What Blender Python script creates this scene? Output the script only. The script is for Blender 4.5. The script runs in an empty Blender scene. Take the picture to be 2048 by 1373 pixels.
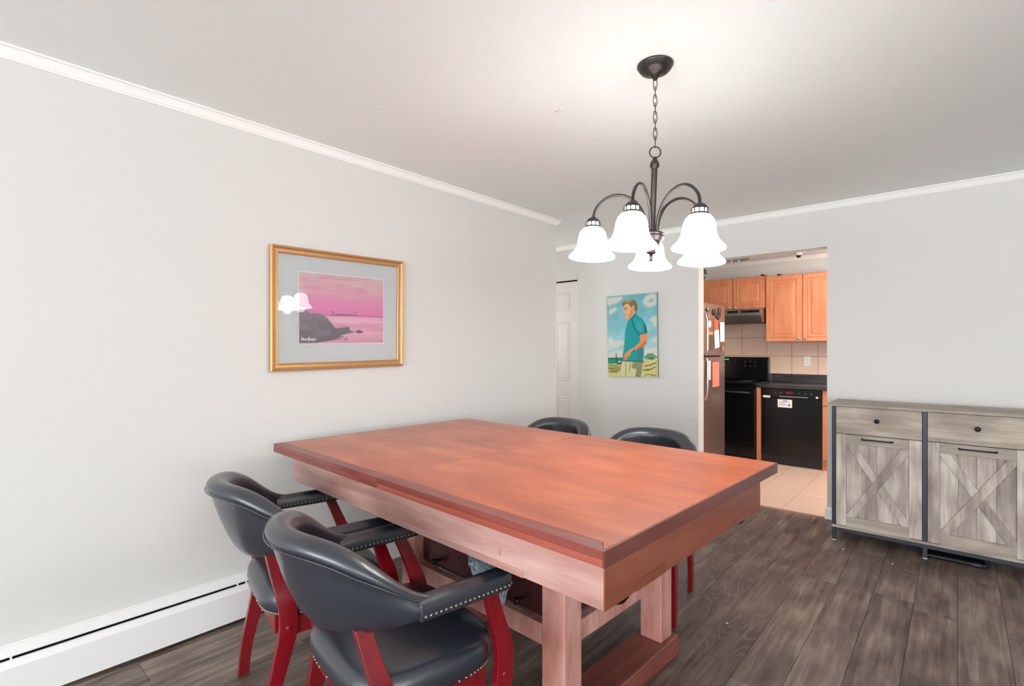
import bpy, bmesh, math, random
import numpy as np
from mathutils import Vector, Matrix
random.seed(7)
S = bpy.context.scene
COL = S.collection
PI = math.pi

def lin(c):
    r = []
    for v in c[:3]:
        v = v / 255.0
        r.append(v / 12.92 if v <= 0.04045 else ((v + 0.055) / 1.055) ** 2.4)
    return (r[0], r[1], r[2], 1.0)

# ------------------------------------------------------------------ camera
TH = 0.7215
CAM_H = 1.3132
cd = bpy.data.cameras.new('camera')
cd.sensor_width = 36.0
cd.lens = 1014.1 / 2048 * 36
cd.shift_y = 12.3 / 2048
cd.clip_start = 0.02
cam = bpy.data.objects.new('camera', cd)
cam.location = (0, 0, CAM_H)
cam.rotation_euler = (PI / 2, 0, TH)
COL.objects.link(cam)
S.camera = cam

# ------------------------------------------------------------------ light
S.view_settings.view_transform = 'Standard'
S.view_settings.look = 'None'
S.view_settings.gamma = 1
S.view_settings.use_curve_mapping = False
S.view_settings.exposure = 0.07
w = bpy.data.worlds.new('daylight')
w.use_nodes = True
w.node_tree.nodes['Background'].inputs[0].default_value = (0.86, 0.93, 1.0, 1)
w.node_tree.nodes['Background'].inputs[1].default_value = 1.6
S.world = w

def area(name, loc, rot, sx, sy, power, color=(1, 1, 1)):
    l = bpy.data.lights.new(name, 'AREA')
    l.shape = 'RECTANGLE'; l.size = sx; l.size_y = sy
    l.energy = power; l.color = color
    o = bpy.data.objects.new(name, l)
    o.location = loc; o.rotation_euler = rot
    COL.objects.link(o)
    return o

def point(name, loc, power, color, r=0.03):
    l = bpy.data.lights.new(name, 'POINT')
    l.energy = power; l.color = color; l.shadow_soft_size = r
    o = bpy.data.objects.new(name, l); o.location = loc
    COL.objects.link(o)
    return o

REAR = -5.4      # rear wall of the dining room, behind the camera
RIGHT = 4.0
# added daylight panels at invented, unseen openings, tilted up to lighten the ceiling
area('added_daylight_rear', (0.7, REAR + 0.03, 1.25), (PI / 2 + .50, 0, 0), 5.6, 2.0, 350, (0.95, 0.98, 1.0))
area('added_daylight_right', (RIGHT - 0.03, -1.2, 1.35), (PI / 2 + .95, 0, PI / 2), 3.4, 1.5, 125, (0.96, 0.985, 1.0))
# added fill lights for kitchen and hall, without fixtures of their own
area('kitchen_fill_area', (-.75, 5.55, 2.38), (0, 0, 0), 1.0, .5, 16, (1.0, 0.96, 0.91))
point('kitchen_fill_point', (-.35, 5.6, 1.95), 44, (1.0, 0.96, 0.91), 0.2)  # added in mid-air, out of view, to brighten cabinets and tiles
point('hall_fill_point', (-4.0, 3.95, 1.5), 15, (1.0, 0.97, 0.94), 0.3)  # added at mid height to lift the back wall by the canvas

# ------------------------------------------------------------------ helpers
def tag(o, label=None, cat=None, group=None, kind=None):
    if label: o['label'] = label
    if cat: o['category'] = cat
    if group: o['group'] = group
    if kind: o['kind'] = kind
    return o

def empty(name, loc=(0, 0, 0), rz=0.0, label=None, cat=None, group=None):
    o = bpy.data.objects.new(name, None)
    o.empty_display_size = 0.1
    o.location = loc; o.rotation_euler = (0, 0, rz)
    COL.objects.link(o)
    return tag(o, label, cat, group)

def link(name, bm, mat, parent=None, smooth=False, bevel=0.0, seg=2, recalc=True):
    if recalc:
        bmesh.ops.recalc_face_normals(bm, faces=bm.faces)
    me = bpy.data.meshes.new(name)
    bm.to_mesh(me); bm.free()
    mats = mat if isinstance(mat, (list, tuple)) else [mat]
    for m in mats: me.materials.append(m)
    if smooth:
        me.polygons.foreach_set('use_smooth', [True] * len(me.polygons))
    o = bpy.data.objects.new(name, me)
    COL.objects.link(o)
    if parent: o.parent = parent
    if bevel > 0:
        md = o.modifiers.new('bevel', 'BEVEL')
        md.width = bevel; md.segments = seg; md.limit_method = 'ANGLE'
        md.angle_limit = math.radians(35)
        me.polygons.foreach_set('use_smooth', [True] * len(me.polygons))
        try:
            md.harden_normals = True
        except Exception: pass
    return o

def box(bm, x0, x1, y0, y1, z0, z1, mi=0):
    v = [bm.verts.new((x, y, z)) for z in (z0, z1) for y in (y0, y1) for x in (x0, x1)]
    for f in ((0, 2, 3, 1), (4, 5, 7, 6), (0, 1, 5, 4), (2, 6, 7, 3), (0, 4, 6, 2), (1, 3, 7, 5)):
        fc = bm.faces.new([v[i] for i in f]); fc.material_index = mi
    return v

def boxo(name, dims, mat, parent=None, bevel=0.0, seg=2):
    bm = bmesh.new(); box(bm, *dims)
    return link(name, bm, mat, parent, bevel=bevel, seg=seg)

def prism(bm, pts, axis, a, b, mi=0):
    """closed 2D outline pts extruded along axis from a to b"""
    def P(p, t):
        if axis == 'x': return (t, p[0], p[1])
        if axis == 'y': return (p[0], t, p[1])
        return (p[0], p[1], t)
    v0 = [bm.verts.new(P(p, a)) for p in pts]
    v1 = [bm.verts.new(P(p, b)) for p in pts]
    n = len(pts)
    bm.faces.new(v0).material_index = mi
    bm.faces.new(v1[::-1]).material_index = mi
    for i in range(n):
        bm.faces.new((v0[i], v1[i], v1[(i + 1) % n], v0[(i + 1) % n])).material_index = mi

def lathe(bm, prof, cx=0, cy=0, n=32, mi=0, M=None):
    rings = []
    for r, z in prof:
        if r < 1e-6:
            p = Vector((cx, cy, z)); rings.append([bm.verts.new(M @ p if M else p)])
        else:
            rg = []
            for i in range(n):
                a = 2 * PI * i / n
                p = Vector((cx + r * math.cos(a), cy + r * math.sin(a), z))
                rg.append(bm.verts.new(M @ p if M else p))
            rings.append(rg)
    for k in range(len(rings) - 1):
        A, B = rings[k], rings[k + 1]
        for i in range(n):
            j = (i + 1) % n
            if len(A) == 1 and len(B) == 1: continue
            if len(A) == 1: f = bm.faces.new((A[0], B[j], B[i]))
            elif len(B) == 1: f = bm.faces.new((A[i], A[j], B[0]))
            else: f = bm.faces.new((A[i], A[j], B[j], B[i]))
            f.material_index = mi

def tube(bm, pts, rad, n=10, cap=True, closed=False, mi=0):
    pts = [Vector(p) for p in pts]
    m = len(pts)
    rads = rad if isinstance(rad, (list, tuple)) else [rad] * m
    rings = []
    t0 = (pts[1] - pts[0]).normalized()
    up = Vector((0, 0, 1)) if abs(t0.z) < 0.9 else Vector((1, 0, 0))
    nrm = t0.cross(up).normalized()
    for i in range(m):
        if closed: t = (pts[(i + 1) % m] - pts[i - 1]).normalized()
        elif i == 0: t = (pts[1] - pts[0]).normalized()
        elif i == m - 1: t = (pts[-1] - pts[-2]).normalized()
        else: t = (pts[i + 1] - pts[i - 1]).normalized()
        nrm = (nrm - t * nrm.dot(t)).normalized()
        b = t.cross(nrm)
        rings.append([bm.verts.new(pts[i] + (nrm * math.cos(2 * PI * k / n) + b * math.sin(2 * PI * k / n)) * rads[i]) for k in range(n)])
    rr = range(m) if closed else range(m - 1)
    for i in rr:
        A, B = rings[i], rings[(i + 1) % m]
        for k in range(n):
            bm.faces.new((A[k], A[(k + 1) % n], B[(k + 1) % n], B[k])).material_index = mi
    if cap and not closed:
        bm.faces.new(rings[0][::-1]).material_index = mi
        bm.faces.new(rings[-1]).material_index = mi

def sphere(bm, c, r, u=10, v=6, sc=(1, 1, 1), mi=0):
    M = Matrix.Translation(Vector(c)) @ Matrix.Diagonal(Vector((r * sc[0], r * sc[1], r * sc[2], 1)))
    res = bmesh.ops.create_uvsphere(bm, u_segments=u, v_segments=v, radius=1, matrix=M)
    for vv in res['verts']:
        for f in vv.link_faces: f.material_index = mi

def sweep(bm, prof, path, mi=0):
    """profile of (offset to the right of travel, z) swept along a 2D path with mitres"""
    P = [Vector((p[0], p[1])) for p in path]
    rings = []
    for i, p in enumerate(P):
        ns = []
        if i > 0: d = (P[i] - P[i - 1]).normalized(); ns.append(Vector((d.y, -d.x)))
        if i < len(P) - 1: d = (P[i + 1] - P[i]).normalized(); ns.append(Vector((d.y, -d.x)))
        if len(ns) == 1: nn = ns[0]
        else:
            s = (ns[0] + ns[1]); nn = s / (1 + ns[0].dot(ns[1]))
        rings.append([bm.verts.new((p.x + nn.x * o, p.y + nn.y * o, z)) for o, z in prof])
    n = len(prof)
    for i in range(len(P) - 1):
        for k in range(n):
            bm.faces.new((rings[i][k], rings[i][(k + 1) % n], rings[i + 1][(k + 1) % n], rings[i + 1][k])).material_index = mi
    bm.faces.new(rings[0]).material_index = mi
    bm.faces.new(rings[-1][::-1]).material_index = mi

def dup(root, loc, rz, label=None, group=None):
    r = root.copy(); COL.objects.link(r)
    r.location = loc; r.rotation_euler = (0, 0, rz)
    if label: r['label'] = label
    if group: r['group'] = group
    for ch in list(root.children):
        c = ch.copy(); COL.objects.link(c); c.parent = r
        for g in list(ch.children):
            d = g.copy(); COL.objects.link(d); d.parent = c
    return r

# ------------------------------------------------------------------ materials
def newmat(name):
    m = bpy.data.materials.new(name); m.use_nodes = True
    nt = m.node_tree
    return m, nt, nt.nodes['Principled BSDF']

def plain(name, col, rough=0.5, metal=0.0, spec=0.5, bump=0.0, bscale=60, coat=0.0, var=0.0, vscale=8, emit=None, es=0):
    m, nt, b = newmat(name)
    N = nt.nodes; L = nt.links
    c = lin(col)
    b.inputs['Base Color'].default_value = c
    b.inputs['Roughness'].default_value = rough
    b.inputs['Metallic'].default_value = metal
    b.inputs['Specular IOR Level'].default_value = spec
    b.inputs['Coat Weight'].default_value = coat
    b.inputs['Coat Roughness'].default_value = 0.15
    tc = N.new('ShaderNodeTexCoord')
    if var > 0 or True:
        nz = N.new('ShaderNodeTexNoise'); nz.inputs['Scale'].default_value = vscale
        nz.inputs['Detail'].default_value = 4
        L.new(tc.outputs['Object'], nz.inputs['Vector'])
        mx = N.new('ShaderNodeMix'); mx.data_type = 'RGBA'
        v = max(var, 0.01)
        mx.inputs['A'].default_value = tuple(x * (1 - v) for x in c[:3]) + (1,)
        mx.inputs['B'].default_value = tuple(min(1, x * (1 + v)) for x in c[:3]) + (1,)
        L.new(nz.outputs['Fac'], mx.inputs['Factor'])
        L.new(mx.outputs['Result'], b.inputs['Base Color'])
    if bump > 0:
        n2 = N.new('ShaderNodeTexNoise'); n2.inputs['Scale'].default_value = bscale
        n2.inputs['Detail'].default_value = 3
        L.new(tc.outputs['Object'], n2.inputs['Vector'])
        bp = N.new('ShaderNodeBump'); bp.inputs['Strength'].default_value = bump
        bp.inputs['Distance'].default_value = 0.004
        L.new(n2.outputs['Fac'], bp.inputs['Height'])
        L.new(bp.outputs['Normal'], b.inputs['Normal'])
    if emit:
        b.inputs['Emission Color'].default_value = lin(emit)
        b.inputs['Emission Strength'].default_value = es
    return m

def wood(name, cols, axis='x', scale=1.0, rough=0.4, coat=0.0, stretch=14.0, rings=0.0, ringcol=None, bump=0.05,
         perobj=0.0, spec=0.5, blotch=0.5, blotch_scale=2.2):
    """cols = dark, mid, light; grain runs along axis (object coordinates)"""
    m, nt, b = newmat(name)
    N = nt.nodes; L = nt.links
    tc = N.new('ShaderNodeTexCoord')
    oi = N.new('ShaderNodeObjectInfo')
    va = N.new('ShaderNodeVectorMath'); va.operation = 'MULTIPLY_ADD'
    cb = N.new('ShaderNodeCombineXYZ')
    for i in range(3): L.new(oi.outputs['Random'], cb.inputs[i])
    va.inputs[1].default_value = (37.0, 53.0, 29.0)
    L.new(cb.outputs[0], va.inputs[0]); L.new(tc.outputs['Object'], va.inputs[2])
    mp = N.new('ShaderNodeMapping')
    s = [stretch, stretch, stretch]
    s['xyz'.index(axis)] = 1.0
    mp.inputs['Scale'].default_value = tuple(x * scale for x in s)
    L.new(va.outputs[0], mp.inputs['Vector'])
    n1 = N.new('ShaderNodeTexNoise'); n1.inputs['Scale'].default_value = 2.2; n1.inputs['Detail'].default_value = 8
    n1.inputs['Roughness'].default_value = 0.6; n1.inputs['Distortion'].default_value = 0.6
    L.new(mp.outputs[0], n1.inputs['Vector'])
    n2 = N.new('ShaderNodeTexNoise'); n2.inputs['Scale'].default_value = blotch_scale; n2.inputs['Detail'].default_value = 3
    mp2 = N.new('ShaderNodeMapping')
    s2 = [2.2, 2.2, 2.2]; s2['xyz'.index(axis)] = 1.0
    mp2.inputs['Scale'].default_value = tuple(s2)
    L.new(va.outputs[0], mp2.inputs['Vector']); L.new(mp2.outputs[0], n2.inputs['Vector'])
    mixf = N.new('ShaderNodeMix'); mixf.data_type = 'FLOAT'
    mixf.inputs['Factor'].default_value = blotch
    L.new(n1.outputs['Fac'], mixf.inputs['A']); L.new(n2.outputs['Fac'], mixf.inputs['B'])
    src = mixf.outputs['Result']
    if perobj > 0:
        ad = N.new('ShaderNodeMath'); ad.operation = 'MULTIPLY_ADD'
        L.new(oi.outputs['Random'], ad.inputs[0]); ad.inputs[1].default_value = perobj
        sb = N.new('ShaderNodeMath'); sb.operation = 'SUBTRACT'; sb.inputs[1].default_value = perobj / 2
        L.new(src, ad.inputs[2]); L.new(ad.outputs[0], sb.inputs[0]); src = sb.outputs[0]
    cr = N.new('ShaderNodeValToRGB')
    e = cr.color_ramp.elements
    e[0].position = 0.34; e[0].color = lin(cols[0])
    e[1].position = 0.66; e[1].color = lin(cols[2])
    k = cr.color_ramp.elements.new(0.5); k.color = lin(cols[1])
    L.new(src, cr.inputs[0])
    out = cr.outputs[0]
    if rings > 0:
        # cathedral grain: contour lines of a stretched noise field
        mp3 = N.new('ShaderNodeMapping')
        s3 = [8.5, 8.5, 8.5]; s3['xyz'.index(axis)] = 1.0
        mp3.inputs['Scale'].default_value = tuple(x * scale for x in s3)
        L.new(va.outputs[0], mp3.inputs['Vector'])
        n3 = N.new('ShaderNodeTexNoise'); n3.inputs['Scale'].default_value = 1.3; n3.inputs['Detail'].default_value = 1.5
        L.new(mp3.outputs[0], n3.inputs['Vector'])
        ml = N.new('ShaderNodeMath'); ml.operation = 'MULTIPLY'; ml.inputs[1].default_value = 17
        L.new(n3.outputs['Fac'], ml.inputs[0])
        fr = N.new('ShaderNodeMath'); fr.operation = 'FRACT'; L.new(ml.outputs[0], fr.inputs[0])
        r2 = N.new('ShaderNodeValToRGB')
        ee = r2.color_ramp.elements
        ee[0].position = 0.0; ee[0].color = (0, 0, 0, 1)
        ee[1].position = 0.34; ee[1].color = (0, 0, 0, 1)
        pk = ee.new(0.15); pk.color = (1, 1, 1, 1)
        L.new(fr.outputs[0], r2.inputs[0])
        # only patches carry visible rings
        n4 = N.new('ShaderNodeTexNoise'); n4.inputs['Scale'].default_value = 1.1
        L.new(mp2.outputs[0], n4.inputs['Vector'])
        r4 = N.new('ShaderNodeValToRGB'); r4.color_ramp.elements[0].position = 0.49; r4.color_ramp.elements[1].position = 0.60
        L.new(n4.outputs['Fac'], r4.inputs[0])
        mm = N.new('ShaderNodeMath'); mm.operation = 'MULTIPLY'
        L.new(r2.outputs[0], mm.inputs[0]); L.new(r4.outputs[0], mm.inputs[1])
        m3 = N.new('ShaderNodeMath'); m3.operation = 'MULTIPLY'; m3.inputs[1].default_value = rings
        L.new(mm.outputs[0], m3.inputs[0])
        md_ = N.new('ShaderNodeMath'); md_.operation = 'MULTIPLY'; md_.inputs[1].default_value = 0.55
        L.new(r4.outputs[0], md_.inputs[0])
        mg = N.new('ShaderNodeMix'); mg.data_type = 'RGBA'
        L.new(md_.outputs[0], mg.inputs['Factor']); L.new(out, mg.inputs['A']); mg.inputs['B'].default_value = lin(cols[0])
        out = mg.outputs['Result']
        mx = N.new('ShaderNodeMix'); mx.data_type = 'RGBA'
        L.new(m3.outputs[0], mx.inputs['Factor']); L.new(out, mx.inputs['A'])
        mx.inputs['B'].default_value = lin(ringcol)
        out = mx.outputs['Result']
    L.new(out, b.inputs['Base Color'])
    b.inputs['Roughness'].default_value = rough
    b.inputs['Specular IOR Level'].default_value = spec
    b.inputs['Coat Weight'].default_value = coat
    b.inputs['Coat Roughness'].default_value = 0.2
    if bump > 0:
        bp = N.new('ShaderNodeBump'); bp.inputs['Strength'].default_value = bump; bp.inputs['Distance'].default_value = 0.003
        L.new(n1.outputs['Fac'], bp.inputs['Height']); L.new(bp.outputs['Normal'], b.inputs['Normal'])
    return m

def attrmat(name, rough=0.5, spec=0.4):
    m, nt, b = newmat(name)
    a = nt.nodes.new('ShaderNodeAttribute'); a.attribute_name = 'print'
    nt.links.new(a.outputs['Color'], b.inputs['Base Color'])
    b.inputs['Roughness'].default_value = rough
    b.inputs['Specular IOR Level'].default_value = spec
    return m

M = {}
M['wall'] = plain('wall paint', (220, 218, 215), 0.85, spec=0.2, bump=0.03, bscale=90, var=0.012, vscale=1.5)
M['ceil'] = plain('ceiling paint', (245, 248, 246), 0.9, spec=0.1, bump=0.12, bscale=120, var=0.015, vscale=2)
M['trim'] = plain('white trim paint', (250, 249, 246), 0.4, spec=0.4)
M['door'] = plain('door paint', (226, 222, 218), 0.5, spec=0.3)
M['heater'] = plain('heater enamel', (242, 241, 240), 0.4, spec=0.4)
M['black'] = plain('black void', (14, 13, 13), 0.8, spec=0.1)
M['leather'] = plain('navy black leather', (36, 42, 52), 0.36, spec=0.8, coat=0.45, bump=0.10, bscale=22, var=0.15, vscale=5)
M['redwood'] = wood('cherry red lacquer', ((92, 5, 15), (122, 8, 22), (142, 14, 30)), 'z', rough=0.3, coat=0.35, stretch=8, bump=0.02)
M['nail'] = plain('antique nickel nailhead', (150, 140, 126), 0.35, metal=1.0)
M['rub'] = plain('worn tan wood', (205, 170, 140), 0.6)
tcol = ((158, 74, 42), (182, 90, 54), (204, 112, 70))
M['ttop'] = wood('stained tabletop veneer', tcol, 'x', rough=0.4, coat=0.3, stretch=7, bump=0.02, blotch=0.6, blotch_scale=3)
M['tedge'] = wood('dark stained edge', ((112, 52, 45), (132, 64, 56), (150, 80, 70)), 'x', rough=0.4, coat=0.2, stretch=12, bump=0.02)
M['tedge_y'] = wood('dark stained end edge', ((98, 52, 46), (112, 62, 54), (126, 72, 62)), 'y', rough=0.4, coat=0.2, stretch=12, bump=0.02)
M['tlow'] = wood('orange stained edge core', ((142, 68, 54), (160, 80, 64), (176, 92, 74)), 'x', rough=0.45, coat=0.1, stretch=12, bump=0.03)
M['tapron'] = wood('lit apron wood', ((160, 112, 102), (186, 142, 133), (208, 170, 162)), 'x', rough=0.36, coat=0.45, stretch=10, bump=0.03, blotch=0.45)  # window light on the near face is put into the colour
M['tapron_y'] = wood('shaded end apron wood', ((118, 62, 44), (134, 72, 52), (146, 84, 66)), 'y', rough=0.4, coat=0.15, stretch=9, bump=0.02)  # darker copy of the apron wood, shade of the end face in its colour
M['tleg'] = wood('pale leg wood', ((168, 108, 96), (196, 140, 128), (216, 166, 155)), 'z', rough=0.42, coat=0.2, stretch=9, bump=0.03, blotch=0.55, blotch_scale=5)  # paler tone for legs, rails and plugs
M['tbeam'] = wood('stained foot beam', ((112, 56, 48), (134, 74, 64), (152, 94, 84)), 'y', rough=0.4, coat=0.2, stretch=9, bump=0.03)
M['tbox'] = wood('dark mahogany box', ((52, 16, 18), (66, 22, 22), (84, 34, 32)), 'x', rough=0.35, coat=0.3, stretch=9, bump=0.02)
M['bronze'] = plain('dark bronze metal', (74, 70, 68), 0.38, metal=0.85, var=0.1, vscale=30)
M['shade'] = plain('lit frosted glass', (255, 255, 255), 0.4, emit=(255, 253, 250), es=11)
M['glow'] = plain('lit glass window', (255, 255, 255), 0.4, emit=(255, 253, 250), es=2.0)
gc = ((136, 124, 113), (167, 154, 142), (198, 185, 170))
M['grey_h'] = wood('weathered grey boards, level grain', gc, 'x', rough=0.6, stretch=10, bump=0.1, blotch=0.45, blotch_scale=4)
M['grey_v'] = wood('weathered grey boards, upright grain', ((124, 111, 106), (166, 153, 144), (208, 197, 185)), 'z', rough=0.6, stretch=12, bump=0.1, blotch=0.5, blotch_scale=4, perobj=0.12)
M['steelblk'] = plain('charcoal powder coat', (48, 53, 62), 0.4, metal=0.3)
M['blackmetal'] = plain('black metal pull', (34, 32, 32), 0.35, metal=0.6)
M['maple'] = wood('honey maple', ((186, 108, 70), (203, 127, 86), (214, 142, 100)), 'z', rough=0.4, coat=0.15, stretch=9, bump=0.01, blotch=0.5)
M['counter'] = wood('dark slate laminate', ((34, 33, 34), (50, 49, 50), (82, 80, 80)), 'x', rough=0.25, stretch=9, bump=0.0, blotch=0.3)
M['tile_wall'] = plain('tan wall tile', (224, 192, 172), 0.3, spec=0.5, var=0.07, vscale=9)
M['tile_floor'] = plain('tan floor tile', (222, 190, 170), 0.35, spec=0.5, var=0.05, vscale=9)
M['grout'] = plain('grout', (168, 132, 112), 0.9)
M['appl'] = plain('black appliance enamel', (10, 10, 12), 0.22, spec=0.5)
M['appl2'] = plain('black plastic', (20, 20, 22), 0.4)
M['steel'] = plain('stainless steel', (150, 138, 134), 0.34, metal=1.0, var=0.06, vscale=4)
M['steel_d'] = plain('dark stainless door', (150, 128, 120), 0.3, metal=0.75, var=0.08, vscale=3)
M['chrome'] = plain('bright chrome', (215, 212, 208), 0.2, metal=1.0)
M['white'] = plain('white card', (238, 236, 232), 0.6)
M['whiteplastic'] = plain('white plastic', (236, 234, 230), 0.4)
M['gold'] = plain('brushed gold leaf', (200, 152, 100), 0.38, metal=0.55, bump=0.05, bscale=120, var=0.1, vscale=40)
M['mat'] = plain('grey mat board', (232, 235, 236), 0.8, spec=0.2)
M['bevelwhite'] = plain('white mat bevel', (255, 255, 255), 0.8)
M['print'] = attrmat('printed picture', 0.55)
M['paint'] = attrmat('painted canvas', 0.7, 0.3)
M['canvas_side'] = plain('raw canvas edge', (150, 142, 130), 0.8)
M['fplank'] = wood('grey brown vinyl plank', ((74, 57, 53), (116, 99, 90), (154, 138, 126)), 'y', scale=1.0, rough=0.42, stretch=17, rings=0.55,
                   ringcol=(140, 126, 116), bump=0.08, perobj=0.10, blotch=0.42, blotch_scale=4.5)
M['subfloor'] = plain('grey brown subfloor', (92, 80, 74), 0.6)
M['thresh'] = wood('brown threshold strip', ((120, 82, 62), (150, 106, 82), (170, 128, 102)), 'x', rough=0.4)
M['orange'] = plain('orange paper', (206, 92, 58), 0.6)
M['pinkpaper'] = plain('salmon printed sheet', (222, 132, 108), 0.6, var=0.35, vscale=30)
M['darkpaper'] = plain('dark photo print', (88, 66, 62), 0.4, var=0.6, vscale=40)
M['ochre'] = plain('tan cork', (206, 150, 92), 0.6, var=0.2, vscale=30)
M['green'] = plain('green lit digits', (40, 160, 60), 0.4, emit=(60, 220, 80), es=0.8)
M['red'] = plain('red glossy bow', (170, 24, 40), 0.35, var=0.4, vscale=60)
M['blueink'] = plain('blue ink', (110, 100, 190), 0.6)
M['greyink'] = plain('grey ink', (120, 118, 122), 0.6)
M['bag'] = plain('crumpled grey plastic', (128, 138, 150), 0.25, spec=0.7, bump=0.6, bscale=40, var=0.35, vscale=25)
M['copper'] = plain('brown bronze glass', (120, 88, 76), 0.25, metal=0.5, var=0.3, vscale=20)

def glassmat():
    m = bpy.data.materials.new('picture glass'); m.use_nodes = True
    nt = m.node_tree; N = nt.nodes; L = nt.links
    N.remove(N['Principled BSDF'])
    tr = N.new('ShaderNodeBsdfTransparent'); gl = N.new('ShaderNodeBsdfGlossy'); gl.inputs['Roughness'].default_value = 0.01
    fr = N.new('ShaderNodeFresnel'); fr.inputs['IOR'].default_value = 1.5
    ml = N.new('ShaderNodeMath'); ml.operation = 'MULTIPLY'; ml.inputs[1].default_value = 1.2; ml.use_clamp = True
    mx = N.new('ShaderNodeMixShader')
    L.new(fr.outputs[0], ml.inputs[0]); L.new(ml.outputs[0], mx.inputs[0])
    L.new(tr.outputs[0], mx.inputs[1]); L.new(gl.outputs[0], mx.inputs[2])
    L.new(mx.outputs[0], N['Material Output'].inputs[0])
    return m
M['glass'] = glassmat()

# ------------------------------------------------------------------ room shell
H = 2.44
LX = lambda y: -2.651 + (y - 2) * 0.0071     # left wall runs very slightly out of square
YE = 3.588                                    # where the left wall ends
B = 4.556                                     # face of the back wall
BT = 0.122
KB = 6.94                                     # kitchen back wall
HX = -4.6
def struct(name, bm, mat, **k):
    return tag(link(name, bm, mat, **k), kind='structure')

bm = bmesh.new()
prism(bm, [(LX(REAR), REAR), (LX(YE), YE), (HX, YE), (HX, YE - .12), (LX(YE) - .12, YE - .12), (LX(REAR) - .12, REAR)], 'z', -0.02, H)
struct('wall_left', bm, M['wall'])
bm = bmesh.new()
box(bm, HX, -3.86, B, B + BT, 0, H)
box(bm, -3.86, -3.071, B, B + BT, 2.062, H)
box(bm, -3.071, -1.762, B, B + BT, -0.02, H)
box(bm, -1.762, -0.761, B, B + BT, 2.108, H)
box(bm, -0.761, RIGHT, B, B + BT, -0.02, H)
struct('wall_back', bm, M['wall'])
boxes = {
    'wall_hall_end': (HX - .12, HX, YE - .2, B + .1, -0.02, H),
    'wall_closet': (-4.0, -2.9, B + .5, B + .6, -0.02, H),
    'wall_kitchen_left': (-2.74, -2.62, B + BT, KB, -0.02, H),
    'wall_kitchen_right': (0.75, 0.87, B + BT, KB, -0.02, H),
    'wall_kitchen_back': (-2.74, 0.87, KB, KB + .12, -0.02, H),
}
for k, d in boxes.items():
    bm = bmesh.new(); box(bm, *d); struct(k, bm, M['wall'])
# rear wall (behind the camera) with a wide glazed opening, right wall with a window, both invented to admit daylight
bm = bmesh.new()
box(bm, LX(REAR) - .12, -2.2, REAR - .12, REAR, -0.02, H)
box(bm, 3.6, RIGHT, REAR - .12, REAR, -0.02, H)
box(bm, -2.2, 3.6, REAR - .12, REAR, 2.28, H)
box(bm, -2.2, 3.6, REAR - .12, REAR, -0.02, 0.22)
struct('wall_rear', bm, M['wall'])
bm = bmesh.new()
box(bm, RIGHT, RIGHT + .12, REAR - .12, -2.95, -0.02, H)
box(bm, RIGHT, RIGHT + .12, .55, B + BT, -0.02, H)
box(bm, RIGHT, RIGHT + .12, -2.95, .55, 2.13, H)
box(bm, RIGHT, RIGHT + .12, -2.95, .55, -0.02, 0.57)
struct('wall_right', bm, M['wall'])
for n, (horiz, a0, a1, z0, z1, c) in enumerate([(True, -2.2, 3.6, .22, 2.28, REAR - .06), (False, -2.95, .55, .57, 2.13, RIGHT + .06)]):
    bm = bmesh.new(); t = 0.05
    def wb(u0, u1, zz0, zz1):
        if horiz: box(bm, u0, u1, c - .03, c + .03, zz0, zz1)
        else: box(bm, c - .03, c + .03, u0, u1, zz0, zz1)
    wb(a0, a1, z0, z0 + t); wb(a0, a1, z1 - t, z1); wb(a0, a0 + t, z0, z1); wb(a1 - t, a1, z0, z1)
    mid = (a0 + a1) / 2; wb(mid - t / 2, mid + t / 2, z0, z1)
    struct('window_%d' % (n + 1), bm, M['trim'])  # unseen frames, invented around the daylight panels
bm = bmesh.new(); box(bm, HX - .12, RIGHT + .12, REAR - .12, KB + .12, H, H + .1)
ceiling = struct('ceiling', bm, M['ceil'])
# ceiling patch where a hook was
bm = bmesh.new()
for dx, dy, r in ((0, 0, .016), (.02, .012, .01), (-.008, .03, .007)):
    lathe(bm, [(0, H - .004), (r * .6, H - .0035), (r, H + .001)], -1.419 + dx, 1.93 + dy, 12)
link('plaster_patch', bm, M['wall'], ceiling, smooth=True)

# floor: dark subfloor slab with planks laid on it
bm = bmesh.new()
box(bm, HX - .12, RIGHT + .12, REAR - .12, B + .0, -0.08, -0.012)
floor = struct('floor', bm, M['subfloor'])
PW, PL, GAP = 0.171, 1.22, 0.0003
def plank_mesh(wd, ln):
    bm = bmesh.new(); x0, x1, y0, y1 = GAP, wd - GAP, GAP, ln - GAP; e = 0.0008
    lo = [bm.verts.new(p) for p in ((x0, y0, -.011), (x1, y0, -.011), (x1, y1, -.011), (x0, y1, -.011))]
    md = [bm.verts.new(p) for p in ((x0, y0, -.0022), (x1, y0, -.0022), (x1, y1, -.0022), (x0, y1, -.0022))]
    tp = [bm.verts.new(p) for p in ((x0 + e, y0 + e, 0), (x1 - e, y0 + e, 0), (x1 - e, y1 - e, 0), (x0 + e, y1 - e, 0))]
    for A, Bq in ((lo, md), (md, tp)):
        for i in range(4): bm.faces.new((A[i], A[(i + 1) % 4], Bq[(i + 1) % 4], Bq[i]))
    bm.faces.new(tp)
    me = bpy.data.meshes.new('plank'); bm.to_mesh(me); bm.free(); me.materials.append(M['fplank'])
    return me
cache = {}
npl = 0
PY0 = -1.0
x = -0.685 - PW * 24
ri = 0
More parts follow.
